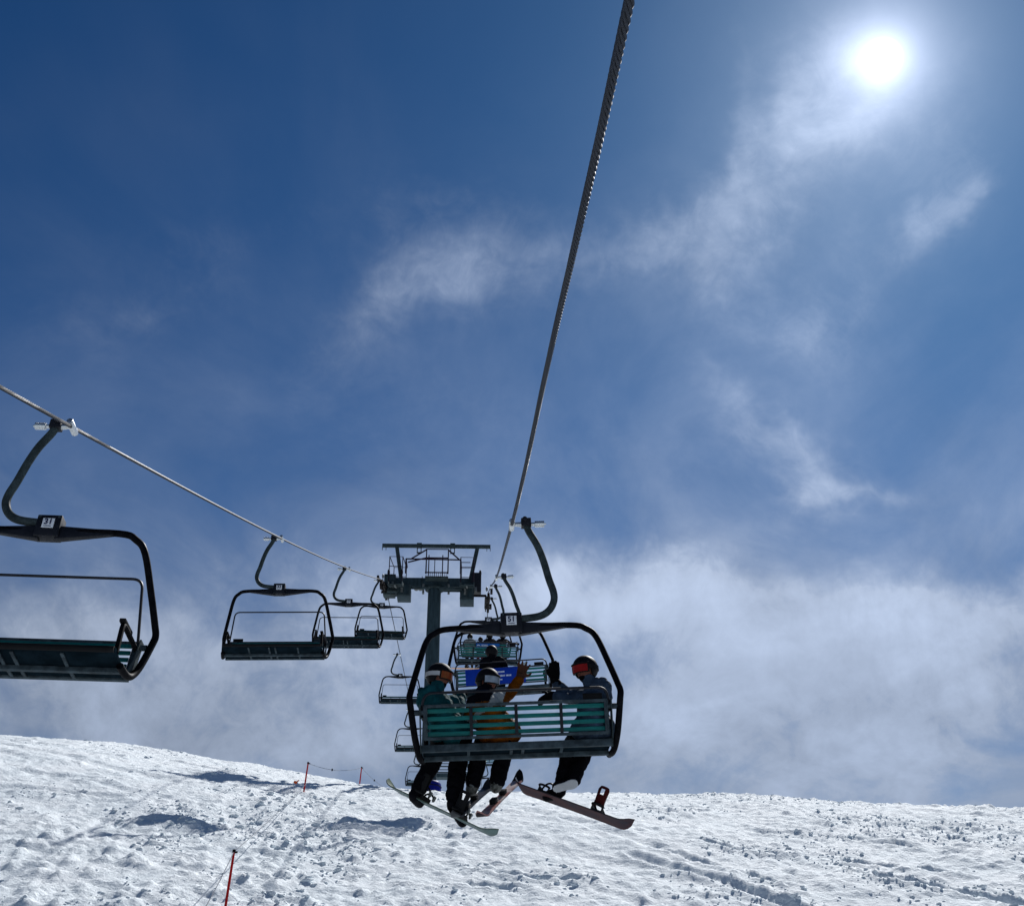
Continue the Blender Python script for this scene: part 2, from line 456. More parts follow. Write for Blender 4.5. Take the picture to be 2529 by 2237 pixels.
def track_depth(x, y):
    out = np.zeros(x.shape); near_t = np.zeros(x.shape)
    wob = 0.25 * (fbm(x * 1.1, y * 1.1, 3, 6) - 0.5)
    for pts, w, dp in TRACKS:
        best = np.full(x.shape, 99.0)
        for (ax, ay), (bx, by) in zip(pts[:-1], pts[1:]):
            ux, uy = bx - ax, by - ay; L = ux * ux + uy * uy
            t = np.clip(((x - ax) * ux + (y - ay) * uy) / L, 0, 1)
            best = np.minimum(best, np.hypot(x - ax - t * ux, y - ay - t * uy))
        b = best + wob
        g = -dp * np.exp(-(b / w) ** 2) + 0.55 * dp * np.exp(-((b - 2.0 * w) / (0.8 * w)) ** 2)
        out += g; near_t = np.maximum(near_t, np.exp(-((b - 2.2 * w) / (2.2 * w)) ** 2))
    return out, near_t
def rough_mask(x, y):
    m = fbm(x * 0.16 + 3, y * 0.10 + 8, 3, 2)
    m = np.clip((m - 0.40) / 0.22, 0, 1)
    left = 1 / (1 + np.exp(-(-(x + 4) * 0.5 - (y - 32) * 0.30)))     # churned snow low on the left
    m = np.clip(m * 0.75 + left * 0.75, 0, 1)
    groom = 1 / (1 + np.exp(-(-(x + 7) * 1.0 + (y - 34) * 0.45)))    # groomed piste high on the left
    return np.clip(m * (1 - 0.97 * groom) + 0.03, 0, 1)
def surface(x, y, fine=True):
    z = hill(x, y)
    near = np.exp(-((x - 0) / 60) ** 2 - ((y - 40) / 60) ** 2)
    z = z + near * (fbm(x * 0.22, y * 0.16, 3, 1) - 0.5) * 0.45
    if fine:
        m = rough_mask(x, y)
        # ski and board tracks: grooves running obliquely down the slope on the right
        def grooves(ang, freq, k, lo):
            c, s = math.cos(R(ang)), math.sin(R(ang))
            u = x * c + y * s; v = -x * s + y * c
            w = v + 0.5 * (fbm(u * 0.12, v * 0.2, 2, k) - 0.5) * 3
            g = fbm(w * freq, u * 0.05 + 5, 3, k)
            return np.clip((lo - g) / lo, 0, 1)
        g1 = grooves(-28, 0.9, 3, 0.42); g2 = grooves(-46, 0.7, 5, 0.38); g3 = grooves(12, 0.6, 4, 0.34)
        z = z - near * (0.13 * g1 + 0.12 * g2 + 0.08 * g3) * (0.5 + 0.5 * (1 - m))
        z = z + track_depth(x, y)[0]
        # lumps
        b = fbm(x * 1.5, y * 1.2, 4, 4); b = np.clip((b - 0.45) * 3.0, 0, 1)
        c = fbm(x * 4.2, y * 3.2, 3, 6); c = np.clip((c - 0.48) * 3.5, 0, 1)
        d = fbm(x * 11, y * 8, 2, 7)
        wx, wy_ = x + 0.25 * fbm(x * 2.5, y * 2.5, 2, 1), y + 0.25 * fbm(x * 2.5 + 9, y * 2.5, 2, 2)
        e1, h1 = worley(wx * 1.7, wy_ * 1.35, 300); e2, h2 = worley(wx * 3.6, wy_ * 2.9, 320)
        k1 = np.clip(e1 * 3.0, 0, 1) * np.clip((h1 - 0.45) * 1.9, 0, 1); k2 = np.clip(e2 * 2.6, 0, 1) * np.clip((h2 - 0.35) * 1.5, 0, 1)
        z = z + near * (m * (0.06 * b + 0.065 * c + 0.095 * k1 + 0.08 * k2 + 0.03 * d) + (1 - m) * (0.020 * d + 0.038 * c + 0.035 * b + 0.02 * k2 + 0.01 * k1))
    return z

def make_snow():
    def axis(lo, hi, step, lo2, hi2, grow=1.18):
        a = list(np.arange(lo, hi + 1e-6, step)); s = step
        while a[-1] < hi2: s *= grow; a.append(a[-1] + s)
        s = step; pre = []; c = a[0]
        while c > lo2: s *= grow; c -= s; pre.append(c)
        return np.array(pre[::-1] + a)
    xs = axis(-24, 27, 0.065, -2500, 2500)
    ys = axis(21.5, 55, 0.07, -2000, 2500)
    X, Y = np.meshgrid(xs, ys)
    Z = surface(X.ravel(), Y.ravel()).reshape(X.shape)
    nx, ny = len(xs), len(ys)
    co = np.stack([X.ravel(), Y.ravel(), Z.ravel()], 1).astype(np.float32)
    i = np.arange((ny - 1) * (nx - 1)); r, c = i // (nx - 1), i % (nx - 1)
    a = r * nx + c
    F = np.stack([a, a + 1, a + nx + 1, a + nx], 1).astype(np.int32)
    me = bpy.data.meshes.new('snow_slope')
    me.vertices.add(len(co)); me.vertices.foreach_set('co', co.ravel())
    me.loops.add(F.size); me.loops.foreach_set('vertex_index', F.ravel())
    me.polygons.add(len(F)); me.polygons.foreach_set('loop_start', np.arange(0, F.size, 4, dtype=np.int32))
    me.polygons.foreach_set('loop_total', np.full(len(F), 4, np.int32))
    me.polygons.foreach_set('use_smooth', np.ones(len(F), bool))
    me.update(calc_edges=True); me.validate()
    me.materials.append(M_SNOW)
    o = bpy.data.objects.new('snow_slope', me); COL.objects.link(o)
    tag(o, 'bright churned snow slope rising to the crest', kind='structure')
    return o

def snow_material():
    m = bpy.data.materials.new('snow'); m.use_nodes = True
    N = NT(m.node_tree); b = m.node_tree.nodes['Principled BSDF']
    tc = N.n('ShaderNodeTexCoord'); v = tc.outputs['Object']
    nz = N.noise(v, 0.7, 6, 0.6)
    N.l(N.mix(N.ramp(nz, 0.3, 0.7), (0.79, 0.86, 0.905, 1), (0.86, 0.91, 0.945, 1)), b.inputs['Base Color'])
    b.inputs['Roughness'].default_value = 0.8
    b.inputs['Specular IOR Level'].default_value = 0.08
    b1 = N.noise(v, 9, 8, 0.65)
    bp = N.n('ShaderNodeBump'); bp.inputs['Strength'].default_value = 0.9; bp.inputs['Distance'].default_value = 0.06
    N.l(b1, bp.inputs['Height']); N.l(bp.outputs[0], b.inputs['Normal'])
    return m
M_SNOW = snow_material()
make_snow()

def make_clods():
    """loose chunks of snow lying on the slope: too many to count"""
    rs = np.random.RandomState(3)
    ico = bmesh.new(); bmesh.ops.create_icosphere(ico, subdivisions=1, radius=1.0)
    bv = np.array([v.co[:] for v in ico.verts]); bf = np.array([[v.index for v in f.verts] for f in ico.faces]); ico.free()
    n = 95000
    x = rs.uniform(-23, 27, n); y = rs.uniform(21.5, 52, n)
    m = rough_mask(x, y)
    cl = fbm(x * 0.6 + 40, y * 0.45, 3, 5)
    keep = rs.rand(n) < np.clip(m * 1.2 + 0.02, 0, 1) * np.clip(np.clip((cl - 0.42) * 4.2, 0.015, 1) * np.where(x > -1, 0.6, 1.0) + 0.55 * track_depth(x, y)[1] * (cl > 0.42), 0, 1)
    x, y = x[keep], y[keep]; n = len(x)
    s = 0.015 * np.exp(rs.gamma(1.5, 0.36, n)); s = np.minimum(s, np.where(x < -1, 0.10, 0.062))
    z = surface(x, y)
    V = []; 
    for k in range(n):
        q = bv * (1 + rs.uniform(-0.48, 0.42, (len(bv), 1)))
        q = q * np.array([rs.uniform(0.8, 1.5), rs.uniform(0.7, 1.3), rs.uniform(0.45, 0.85)]) * s[k]
        a = rs.uniform(0, 6.28); c_, s_ = math.cos(a), math.sin(a)
        q = q @ np.array([[c_, -s_, 0], [s_, c_, 0], [0, 0, 1]])
        V.append(q + np.array([x[k], y[k], z[k] + s[k] * 0.02]))
    V = np.concatenate(V).astype(np.float32)
    F = (bf[None] + (np.arange(n) * len(bv))[:, None, None]).reshape(-1, 3).astype(np.int32)
    me = bpy.data.meshes.new('snow_clods')
    me.vertices.add(len(V)); me.vertices.foreach_set('co', V.ravel())
    me.loops.add(F.size); me.loops.foreach_set('vertex_index', F.ravel())
    me.polygons.add(len(F)); me.polygons.foreach_set('loop_start', np.arange(0, F.size, 3, dtype=np.int32))
    me.polygons.foreach_set('loop_total', np.full(len(F), 3, np.int32))
    me.update(calc_edges=True); me.materials.append(M_SNOW)
    o = bpy.data.objects.new('snow_clods', me); COL.objects.link(o)
    tag(o, 'loose lumps of broken snow scattered over the slope', 'snow', kind='stuff')
make_clods()

def ground_hit(px, py):
    r = ray(px, py); t = 20.0
    while t < 90:
        p = r * t
        if p.z < float(surface(np.array([p.x]), np.array([p.y]))[0]): return p
        t += 0.05
    return r * 50

# ------------------------------------------------------------------ ropes
XL, XR, YT = -4.16, 0.385, 49.3
def rope_up_pts():
    pts = [(0.52, -6, 0.9), (0.495, 0.5, 2.65)]
    for px, py in ((1555, 0), (1485, 322), (1423, 594), (1355, 891), (1299, 1151)):
        r = ray(px, py); t = 2.52 / (r.z - 0.276 * r.y); pts.append(tuple(r * t))
    for px, py, Y in ((1264, 1296, 12.6), (1226, 1426, 24.9), (1212, 1448, 37.5)):
        pts.append(tuple(at(px, py, Y)))
    return pts
RUP = rope_up_pts()
def zr_after(y): return 20.45 + 0.084 * (y - YT)
def pup(y):
    """point on the up-going rope"""
    y = float(y)
    if y >= YT - 1.6:
        t = min(1.0, (y - (YT - 1.6)) / 3.2)
        if y <= YT + 1.6:
            za = RUP[-1][2] + (y - RUP[-1][1]) * 0.392; zb = zr_after(y)
            za0 = RUP[-1][2] + (YT - 1.6 - RUP[-1][1]) * 0.392
            # arc over the sheaves
            zt = za0 + 0.392 * (t * 3.2) - (0.392 - 0.084) * 3.2 * t * t / 2
            return Vector((XR, y, zt))
        zend = RUP[-1][2] + (YT - 1.6 - RUP[-1][1]) * 0.392 + 0.392 * 3.2 - (0.392 - 0.084) * 1.6
        return Vector((XR, y, zend + 0.084 * (y - YT - 1.6)))
    if y > RUP[-1][1]:
        return Vector((XR - 0.01, y, RUP[-1][2] + (y - RUP[-1][1]) * 0.392))
    Pp = [Vector(p) for p in RUP]
    for i in range(len(Pp) - 1):
        if Pp[i].y <= y <= Pp[i + 1].y:
            p0 = Pp[max(i - 1, 0)]; p1 = Pp[i]; p2 = Pp[i + 1]; p3 = Pp[min(i + 2, len(Pp) - 1)]
            # cubic Hermite in y
            h = p2.y - p1.y; t = (y - p1.y) / h
            m1 = (p2 - p0) / (p2.y - p0.y) * h; m2 = (p3 - p1) / (p3.y - p1.y) * h
            q = (2 * t ** 3 - 3 * t * t + 1) * p1 + (t ** 3 - 2 * t * t + t) * m1 + (-2 * t ** 3 + 3 * t * t) * p2 + (t ** 3 - t * t) * m2
            return Vector((q.x, y, q.z))
    return Pp[0]
def pdn(y):
    """point on the down-going rope"""
    y = float(y)
    def zb(q): return 2.42 + 0.345 * q + 0.0006 * q * q
    ya = YT - 1.6
    if y <= ya: return Vector((XL, y, zb(y)))
    sl = 0.34 + 0.0012 * ya
    if y <= YT + 1.6:
        u = y - ya
        return Vector((XL, y, zb(ya) + sl * u - (sl - 0.084) * u * u / 6.4))
    return Vector((XL, y, zb(ya) + sl * 3.2 - (sl - 0.084) * 1.6 + 0.084 * (y - YT - 1.6)))

def make_rope(fn, label, y0, strands_to):
    root = empty('haul_rope', fn(y0))
    tag(root, label, 'cable', 'haul ropes of the chairlift')
    ys = list(np.arange(y0, strands_to, 0.02)); pts = [fn(y) for y in ys]
    s = 0.0; lay = 0.30; rs = 0.0068; rc = 0.0132
    arc = [0.0]
    for i in range(1, len(pts)): arc.append(arc[-1] + (pts[i] - pts[i - 1]).length)
    side = Vector((1, 0, 0))
    for k in range(6):
        path = []
        for i, p in enumerate(pts):
            tdir = (pts[min(i + 1, len(pts) - 1)] - pts[max(i - 1, 0)]).normalized()
            up = side.cross(tdir).normalized()
            a = 2 * math.pi * (arc[i] / lay + k / 6)
            path.append(p + (side * math.cos(a) + up * math.sin(a)) * rc - root.location)
        MB().tube(path, rs, 6).build('strand', M_ROPE, root)
    far = list(np.arange(strands_to - 0.05, YT - 4, 1.0)) + list(np.arange(YT - 4, YT + 4, 0.25)) + list(np.arange(YT + 4, 108, 2.0))
    MB().tube([fn(y) - root.location for y in far], 0.0195, 8).build('rope_length', M_ROPE, root)
    return root
make_rope(pup, 'thick twisted steel cable passing overhead on the up-going side', -1.5, 13.0)
make_rope(pdn, 'twisted steel cable of the down-going side coming in from the left edge', 6.5, 12.0)

# ------------------------------------------------------------------ chair
ZT = -1.24          # height of the frame's top tube below the rope
def ppoly(x, pts, th):
    """thin plate in the y-z plane at x"""
    m = MB()
    n = len(pts)
    vs = [(x - th / 2, y, z) for y, z in pts] + [(x + th / 2, y, z) for y, z in pts]
    m._add(vs, [tuple(range(n)), tuple(reversed(range(n, 2 * n)))] + [(i, i + n, (i + 1) % n + n, (i + 1) % n) for i in range(n)])
    return m

BACK = (-0.365, ZT - 0.975, -0.295, ZT - 1.295)
SX = -0.07           # the seat hangs a little to one side of the rope
def make_chair():
    root = empty('lift_chair')
    # hanger
    hp = smooth_path([(0.155, 0, 0.03), (0.19, 0, -0.085), (0.275, 0, -0.26), (0.335, 0, -0.45), (0.385, 0, -0.68), (0.428, 0, -0.845), (0.424, 0, -0.955), (0.365, 0, -1.06), (0.25, 0, -1.125), (0.03, 0, -1.15)], 6)
    MB().tube(hp, 0.041, 12).build('hanger', M_HANGER, root)
    g = MB(); g.box((0.165, 0, 0.015), (0.115, 0.10, 0.10)); g.cyl((0.15, -0.07, 0.045), (0.15, 0.07, 0.045), 0.03)
    grip = g.build('grip', M_BOX, root, 0.008)
    j = MB(); j.tube([(0.115, 0, 0.0), (0.03, 0, 0.005)], [0.032, 0.024], 12); j.box((0.0, 0, 0.0), (0.05, 0.20, 0.062)); j.tube([(0.0, -0.11, 0.0), (0.0, 0.11, 0.0)], 0.034, 10)
    j.build('rope_jaw', M_CHROME, grip, 0.006)
    sp = MB(); sp.tube([(0.215, 0, 0.0), (0.265, 0, 0.0)], 0.022, 12)
    sp.tube([(0.262, 0, 0), (0.264, 0, 0), (0.372, 0, 0), (0.374, 0, 0)], [0.024, 0.036, 0.036, 0.024], 14)
    for k in range(5): sp.tube([(0.275 + k * 0.021, 0, 0), (0.284 + k * 0.021, 0, 0)], 0.039, 14)
    sp.tube([(0.372, 0, 0), (0.395, 0, 0)], 0.010, 8)
    sp.build('spring_barrel', M_CHROME, grip)
    # clamp box with a number plate on either face
    bx = MB(); bx.box((-0.06, 0, -1.21), (0.235, 0.14, 0.23)); bx.build('clamp_box', M_BOX, root, 0.012)
    for sx in (-0.15, 0.03):
        for sy in (-1, 1):
            MB().cyl((sx, sy * 0.07, -1.12), (sx, sy * 0.082, -1.12), 0.012, 8).build('bolt', M_GALV, root)
    # frame: one bent tube from seat to seat over the top
    side = [(0.0, 0, ZT), (0.66, 0, ZT), (0.83, -0.02, ZT - 0.055), (0.925, -0.07, ZT - 0.17), (1.015, -0.22, ZT - 0.51), (1.078, -0.335, ZT - 0.78), (1.096, -0.375, ZT - 0.88), (1.086, -0.365, ZT - 0.97), (1.05, -0.26, ZT - 1.25), (1.02, -0.17, ZT - 1.39), (1.0, -0.06, ZT - 1.435), (0.98, 0.10, ZT - 1.42)]
    L = [(-x, y, z) for x, y, z in reversed(side[1:])]
    path = [p + Vector((SX, 0, 0)) for p in smooth_path(L + side, 5)]
    MB().tube(path, 0.034, 12).build('frame', M_FRAME, root)
    # tapered centre beam
    cb = MB()
    for sx in (-1, 1):
        lo = [(sx * 0.08 - 0.06, -0.04, ZT - 0.10), (sx * 0.08 - 0.06, 0.04, ZT - 0.10), (sx * 0.08 - 0.06, 0.04, ZT + 0.042), (sx * 0.08 - 0.06, -0.04, ZT + 0.042)]
        XX = sx * 0.66 + SX
        hi = [(XX, -0.02, ZT - 0.02), (XX, 0.02, ZT - 0.02), (XX, 0.02, ZT + 0.02), (XX, -0.02, ZT + 0.02)]
        cb.hexa(lo, hi)
    cb.build('cross_beam', M_BOX, root, 0.004)
    # backrest: rails, posts, slats
    yt, zt_, yb, zb_ = BACK
    def bp(f): return yt + (yb - yt) * f, zt_ + (zb_ - zt_) * f
    ex = Vector((1, 0, 0)); dv = Vector((0, yb - yt, zb_ - zt_)).normalized()
    rot = Matrix((ex, dv.cross(ex), -dv)).transposed()     # local z along the slope of the back, upward
    rl = MB()
    for f, h in ((0, 0.032), (1, 0.030)):
        y, z = bp(f); rl.box((SX, y, z), (1.90, 0.034, h), rot)
    for sx in (-0.935, 0.935):
        y, z = bp(0.5); rl.box((sx + SX, y, z), (0.04, 0.036, 0.34), rot)
    back = rl.build('backrest', M_GALV, root, 0.004)
    for f in (0.135, 0.375, 0.615, 0.845):
        y, z = bp(f)
        MB().box((SX, y + 0.022, z), (1.83, 0.016, 0.044), rot).build('slat', M_SLAT, back, 0.004)
    for sx in (-0.465, 0.0, 0.465):
        y, z = bp(0.5)
        MB().box((sx + SX, y - 0.004, z), (0.032, 0.022, 0.315), rot).build('back_post', M_BOX, back, 0.003)
    # seat
    sz = ZT - 1.35
    st = MB()
    prof = [(-0.20, sz - 0.052), (0.05, sz - 0.050), (0.23, sz - 0.030), (0.285, sz - 0.012), (0.285, sz + 0.02), (0.25, sz + 0.03), (0.06, sz - 0.006), (-0.20, sz - 0.010)]
    n = len(prof); x0 = 0.965
    st._add([(-x0 + SX, y, z) for y, z in prof] + [(x0 + SX, y, z) for y, z in prof], [tuple(range(n)), tuple(reversed(range(n, 2 * n)))] + [(i, i + n, (i + 1) % n + n, (i + 1) % n) for i in range(n)])
    seat = st.build('seat', M_PAN, root, 0.004)
    MB().box((SX, -0.23, sz - 0.03), (1.96, 0.05, 0.072)).build('rear_beam', M_GALV, seat, 0.006)
    MB().box((SX, 0.0, sz - 0.076), (1.93, 0.05, 0.045)).build('lower_rail', M_GALV, seat, 0.005)
    MB().tube([(-0.96 + SX, 0.285, sz + 0.0), (0.96 + SX, 0.285, sz + 0.0)], 0.03, 10).build('front_lip', M_RUBBER, seat)
    for sx in (-0.50, -0.06, 0.06, 0.46):
        b = MB(); b.beam((sx + SX, 0.03, sz - 0.060), (sx + SX, 0.25, sz - 0.036), 0.03, 0.012); b.build('bracket', M_GALV, seat)
        b = MB(); b.beam((sx + SX, -0.20, sz - 0.062), (sx + SX, -0.03, sz - 0.062), 0.03, 0.012); b.build('bracket', M_GALV, seat)
    # side plates and armrests
    for sx in (-1, 1):
        ppoly(sx * 0.99 + SX, [(-0.40, ZT - 0.96), (-0.30, ZT - 0.96), (-0.20, ZT - 1.20), (-0.08, ZT - 1.40), (-0.18, ZT - 1.41), (-0.31, ZT - 1.28)], 0.012).build('side_plate', M_HANGER, root)
        ap = fillet_path([(sx * 0.96 + SX, -0.34, ZT - 1.06), (sx * 0.945 + SX, 0.0, ZT - 1.03), (sx * 0.94 + SX, 0.14, ZT - 1.02), (sx * 0.955 + SX, 0.20, ZT - 1.34)], 0.06)
        arm = MB().tube(ap, 0.025, 8).build('armrest', M_FRAME, root)
        MB().box((sx * 0.935 + SX, 0.03, ZT - 1.0), (0.06, 0.28, 0.035)).build('arm_pad', M_RUBBER, arm, 0.01)
    for sx in (-1, 1): MB().cyl((sx * 0.93 + SX, -0.335, ZT - 1.03), (sx * 1.05 + SX, -0.335, ZT - 1.03), 0.03, 10).build('pivot', M_GALV, root)
    MB().box((0.80 + SX, -0.36, ZT - 0.925), (0.20, 0.03, 0.06)).build('latch_box', M_RUBBER, root, 0.006)
    return root

def bar_mesh(up):
    if up: # rests low behind the riders
        c = (-0.40, ZT - 0.845); p = (-0.335, ZT - 1.03); w0, w1 = 0.945, 0.975
    else:  # raised high on the empty chairs
        c = (-0.25, ZT - 0.35); p = (-0.335, ZT - 1.03); w0, w1 = 0.90, 0.965
    pts = [(-w1 + SX, p[0], p[1]), (-w0 + SX, c[0], c[1]), (w0 + SX, c[0], c[1]), (w1 + SX, p[0], p[1])]
    return MB().tube(fillet_path(pts, 0.10, 7), 0.0145, 8).mesh('restraint_bar', M_BOX)
BAR_UP, BAR_DN = bar_mesh(True), bar_mesh(False)

def text_mesh(body, size, m, depth=0.002, bold=0.008):
    cu = bpy.data.curves.new('digits', 'FONT'); cu.body = body; cu.size = size; cu.align_x = 'CENTER'; cu.align_y = 'CENTER'
    cu.extrude = depth; cu.offset = bold * size
    ob = bpy.data.objects.new('digits_tmp', cu); COL.objects.link(ob)
    dg = bpy.context.evaluated_depsgraph_get()
    me = bpy.data.meshes.new_from_object(ob.evaluated_get(dg)); bpy.data.objects.remove(ob)
    me.materials.clear(); me.materials.append(m)
    return me

PROTO = make_chair()
_used = [False]
PLATE = MB().box((0, 0, 0), (0.112, 0.004, 0.105)).mesh('number_plate', M_PLATE, bevel=0.0015)
def place_chair(y, down, number, label, tilt=0.0, roll=0.0, yaw=0.0, group=None):
    if not _used[0]: c = PROTO; _used[0] = True
    else: c = copy_tree(PROTO_SRC[0])
    if not PROTO_SRC: PROTO_SRC.append(c)
    p = pdn(y) if down else pup(y)
    Mx = Matrix.Translation(p) @ Matrix.Rotation(math.pi * down + R(yaw), 4, 'Z') @ Matrix.Rotation(R(roll), 4, 'Y') @ Matrix.Rotation(R(tilt), 4, 'X')
    c.matrix_world = Mx
    tag(c, label, 'chairlift chair', group)
    late.append((c, number, down))
    return c, Mx
PROTO_SRC = []; late = []
UPG, DNG = 'chairs on the up-going rope', 'empty chairs on the down-going rope'
c51, M51 = place_chair(12.6, False, '51', 'large nearest chair numbered 51 carrying three riders, teal slats', 0, -2.6, 0, UPG)
c50, M50 = place_chair(24.9, False, '50', 'tilted chair with one dark rider and deep blue sign, just beyond chair 51', 0, -4.6, 0, UPG)
c49, M49 = place_chair(37.5, False, '49', 'empty-backed chair of slats between the deep blue sign and the four riders', 1, 0.3, 0, UPG)
c48, M48 = place_chair(50.0, False, '48', 'chair at the tower carrying four riders and a light blue sign', 0, 0.3, 0, UPG)
c47, M47 = place_chair(63.4, False, '47', 'small empty chair beyond the tower seen between the teal and orange riders', 3, 0, 0, UPG)
c46, M46 = place_chair(76.7, False, '46', 'tiny chair far beyond the tower mostly behind the seat of chair 51', 3, 0, 0, UPG)
c45, M45 = place_chair(90.0, False, '45', 'farthest tiny chair framed between the ski boots below chair 51', 3, 0, 0, UPG)
place_chair(10.8, True, '31', 'large empty chair numbered 31 cut by the left edge', 6.5, -1.3, 0, DNG)
place_chair(23.3, True, '32', 'second empty descending chair, left of the tower, numbered 32', 6, 0.9, 0, DNG)
place_chair(35.9, True, '33', 'third empty descending chair, overlapped by the frame of chair 32', 6, 0.2, 0, DNG)
place_chair(48.5, True, '34', 'fourth empty descending chair, hanging beside the tower head', 6, -1.2, 0, DNG)
place_chair(61.8, True, '35', 'small empty chair below the tower head, left of the teal rider', 4, 0, 0, DNG)
place_chair(75.2, True, '36', 'smaller empty chair beside the lower left frame tube of chair 51', 4, 0.5, 0, DNG)
place_chair(88.5, True, '37', 'farthest empty descending chair, low behind the teal rider\'s leg', 4, 0, 0, DNG)
for c, num, down in late:
    o = bpy.data.objects.new('restraint_bar', BAR_DN if down else BAR_UP); COL.objects.link(o); o.parent = c
    dm = text_mesh(num, 0.084, M_DIGIT, 0.002, 0.022)
    for sy in (-1, 1):
        p = bpy.data.objects.new('number_plate', PLATE); COL.objects.link(p); p.parent = c
        p.location = (-0.06, sy * 0.0735, -1.19)
        d = bpy.data.objects.new('digits', dm); COL.objects.link(d); d.parent = p
        d.rotation_euler = (R(90), 0, 0 if sy < 0 else math.pi); d.location = (0, sy * 0.0035, 0.012)
        u = MB().box((0, sy * 0.0035, -0.034), (0.07, 0.002, 0.007)).build('underline', M_DIGIT, p)

# signs on the backrests
def sign(chair, m, x0, x1, f0, f1, kind):
    yt, zt_, yb, zb_ = BACK
    def bp(f): return yt + (yb - yt) * f, zt_ + (zb_ - zt_) * f
    dv = Vector((0, yb - yt, zb_ - zt_)).normalized(); ex = Vector((1, 0, 0))
    rot = Matrix((ex, dv.cross(ex), -dv)).transposed().to_4x4()
    y, z = bp((f0 + f1) / 2)
    h = (f1 - f0) * 0.328
    w = x1 - x0
    o = MB().box((0, 0, 0), (w, 0.012, h)).build('sign_panel', m, chair, 0.003)
    o.matrix_local = Matrix.Translation(((x0 + x1) / 2 + SX, y - 0.032, z)) @ rot
    def mark(cx, cz, ww, hh):
        MB().box((cx, 0.0075, cz), (ww, 0.002, hh)).build('lettering', M_LETTER, o)
    rs = random.Random(5)
    def word(cx, cz, n, hh):     # unreadable at this size: only the rhythm of the strokes
        x = cx
        for k in range(n):
            ww = hh * rs.uniform(0.35, 0.75); q = hh * rs.choice((0.8, 0.8, 1.0, 0.85))
            mark(x + ww / 2, cz - (hh - q) / 2, ww, q); x += ww + hh * 0.16
        return x + hh * 0.5
    if kind == 1:
        word(0.02, 0.085, 6, 0.038)
        x = word(0.04, 0.005, 6, 0.040); word(x, 0.005, 4, 0.040)
        word(0.03, -0.075, 5, 0.03)
    else:
        ring = []
        for k in range(19):
            a = R(-30 + 240 * k / 18); ring.append((-w * 0.39 + 0.06 * math.cos(a), 0.009, -0.018 + 0.06 * math.sin(a)))
        MB().tube(ring, 0.012, 6).build('emblem', M_LETTER, o)
        MB().tube([(-w * 0.39 - 0.035, 0.009, -0.06), (-w * 0.39 + 0.005, 0.009, -0.005), (-w * 0.39 + 0.03, 0.009, -0.05)], 0.009, 6).build('emblem', M_LETTER, o)
        for cz, nn in ((0.045, 14), (0.0, 16), (-0.045, 15)):
            word(-w * 0.27, cz, nn, 0.026)
    return o
sign(c50, M_SIGN, -0.76, 0.50, 0.0, 1.02, 1)
sign(c48, M_SIGN2, -0.42, 0.60, -0.02, 0.62, 2)

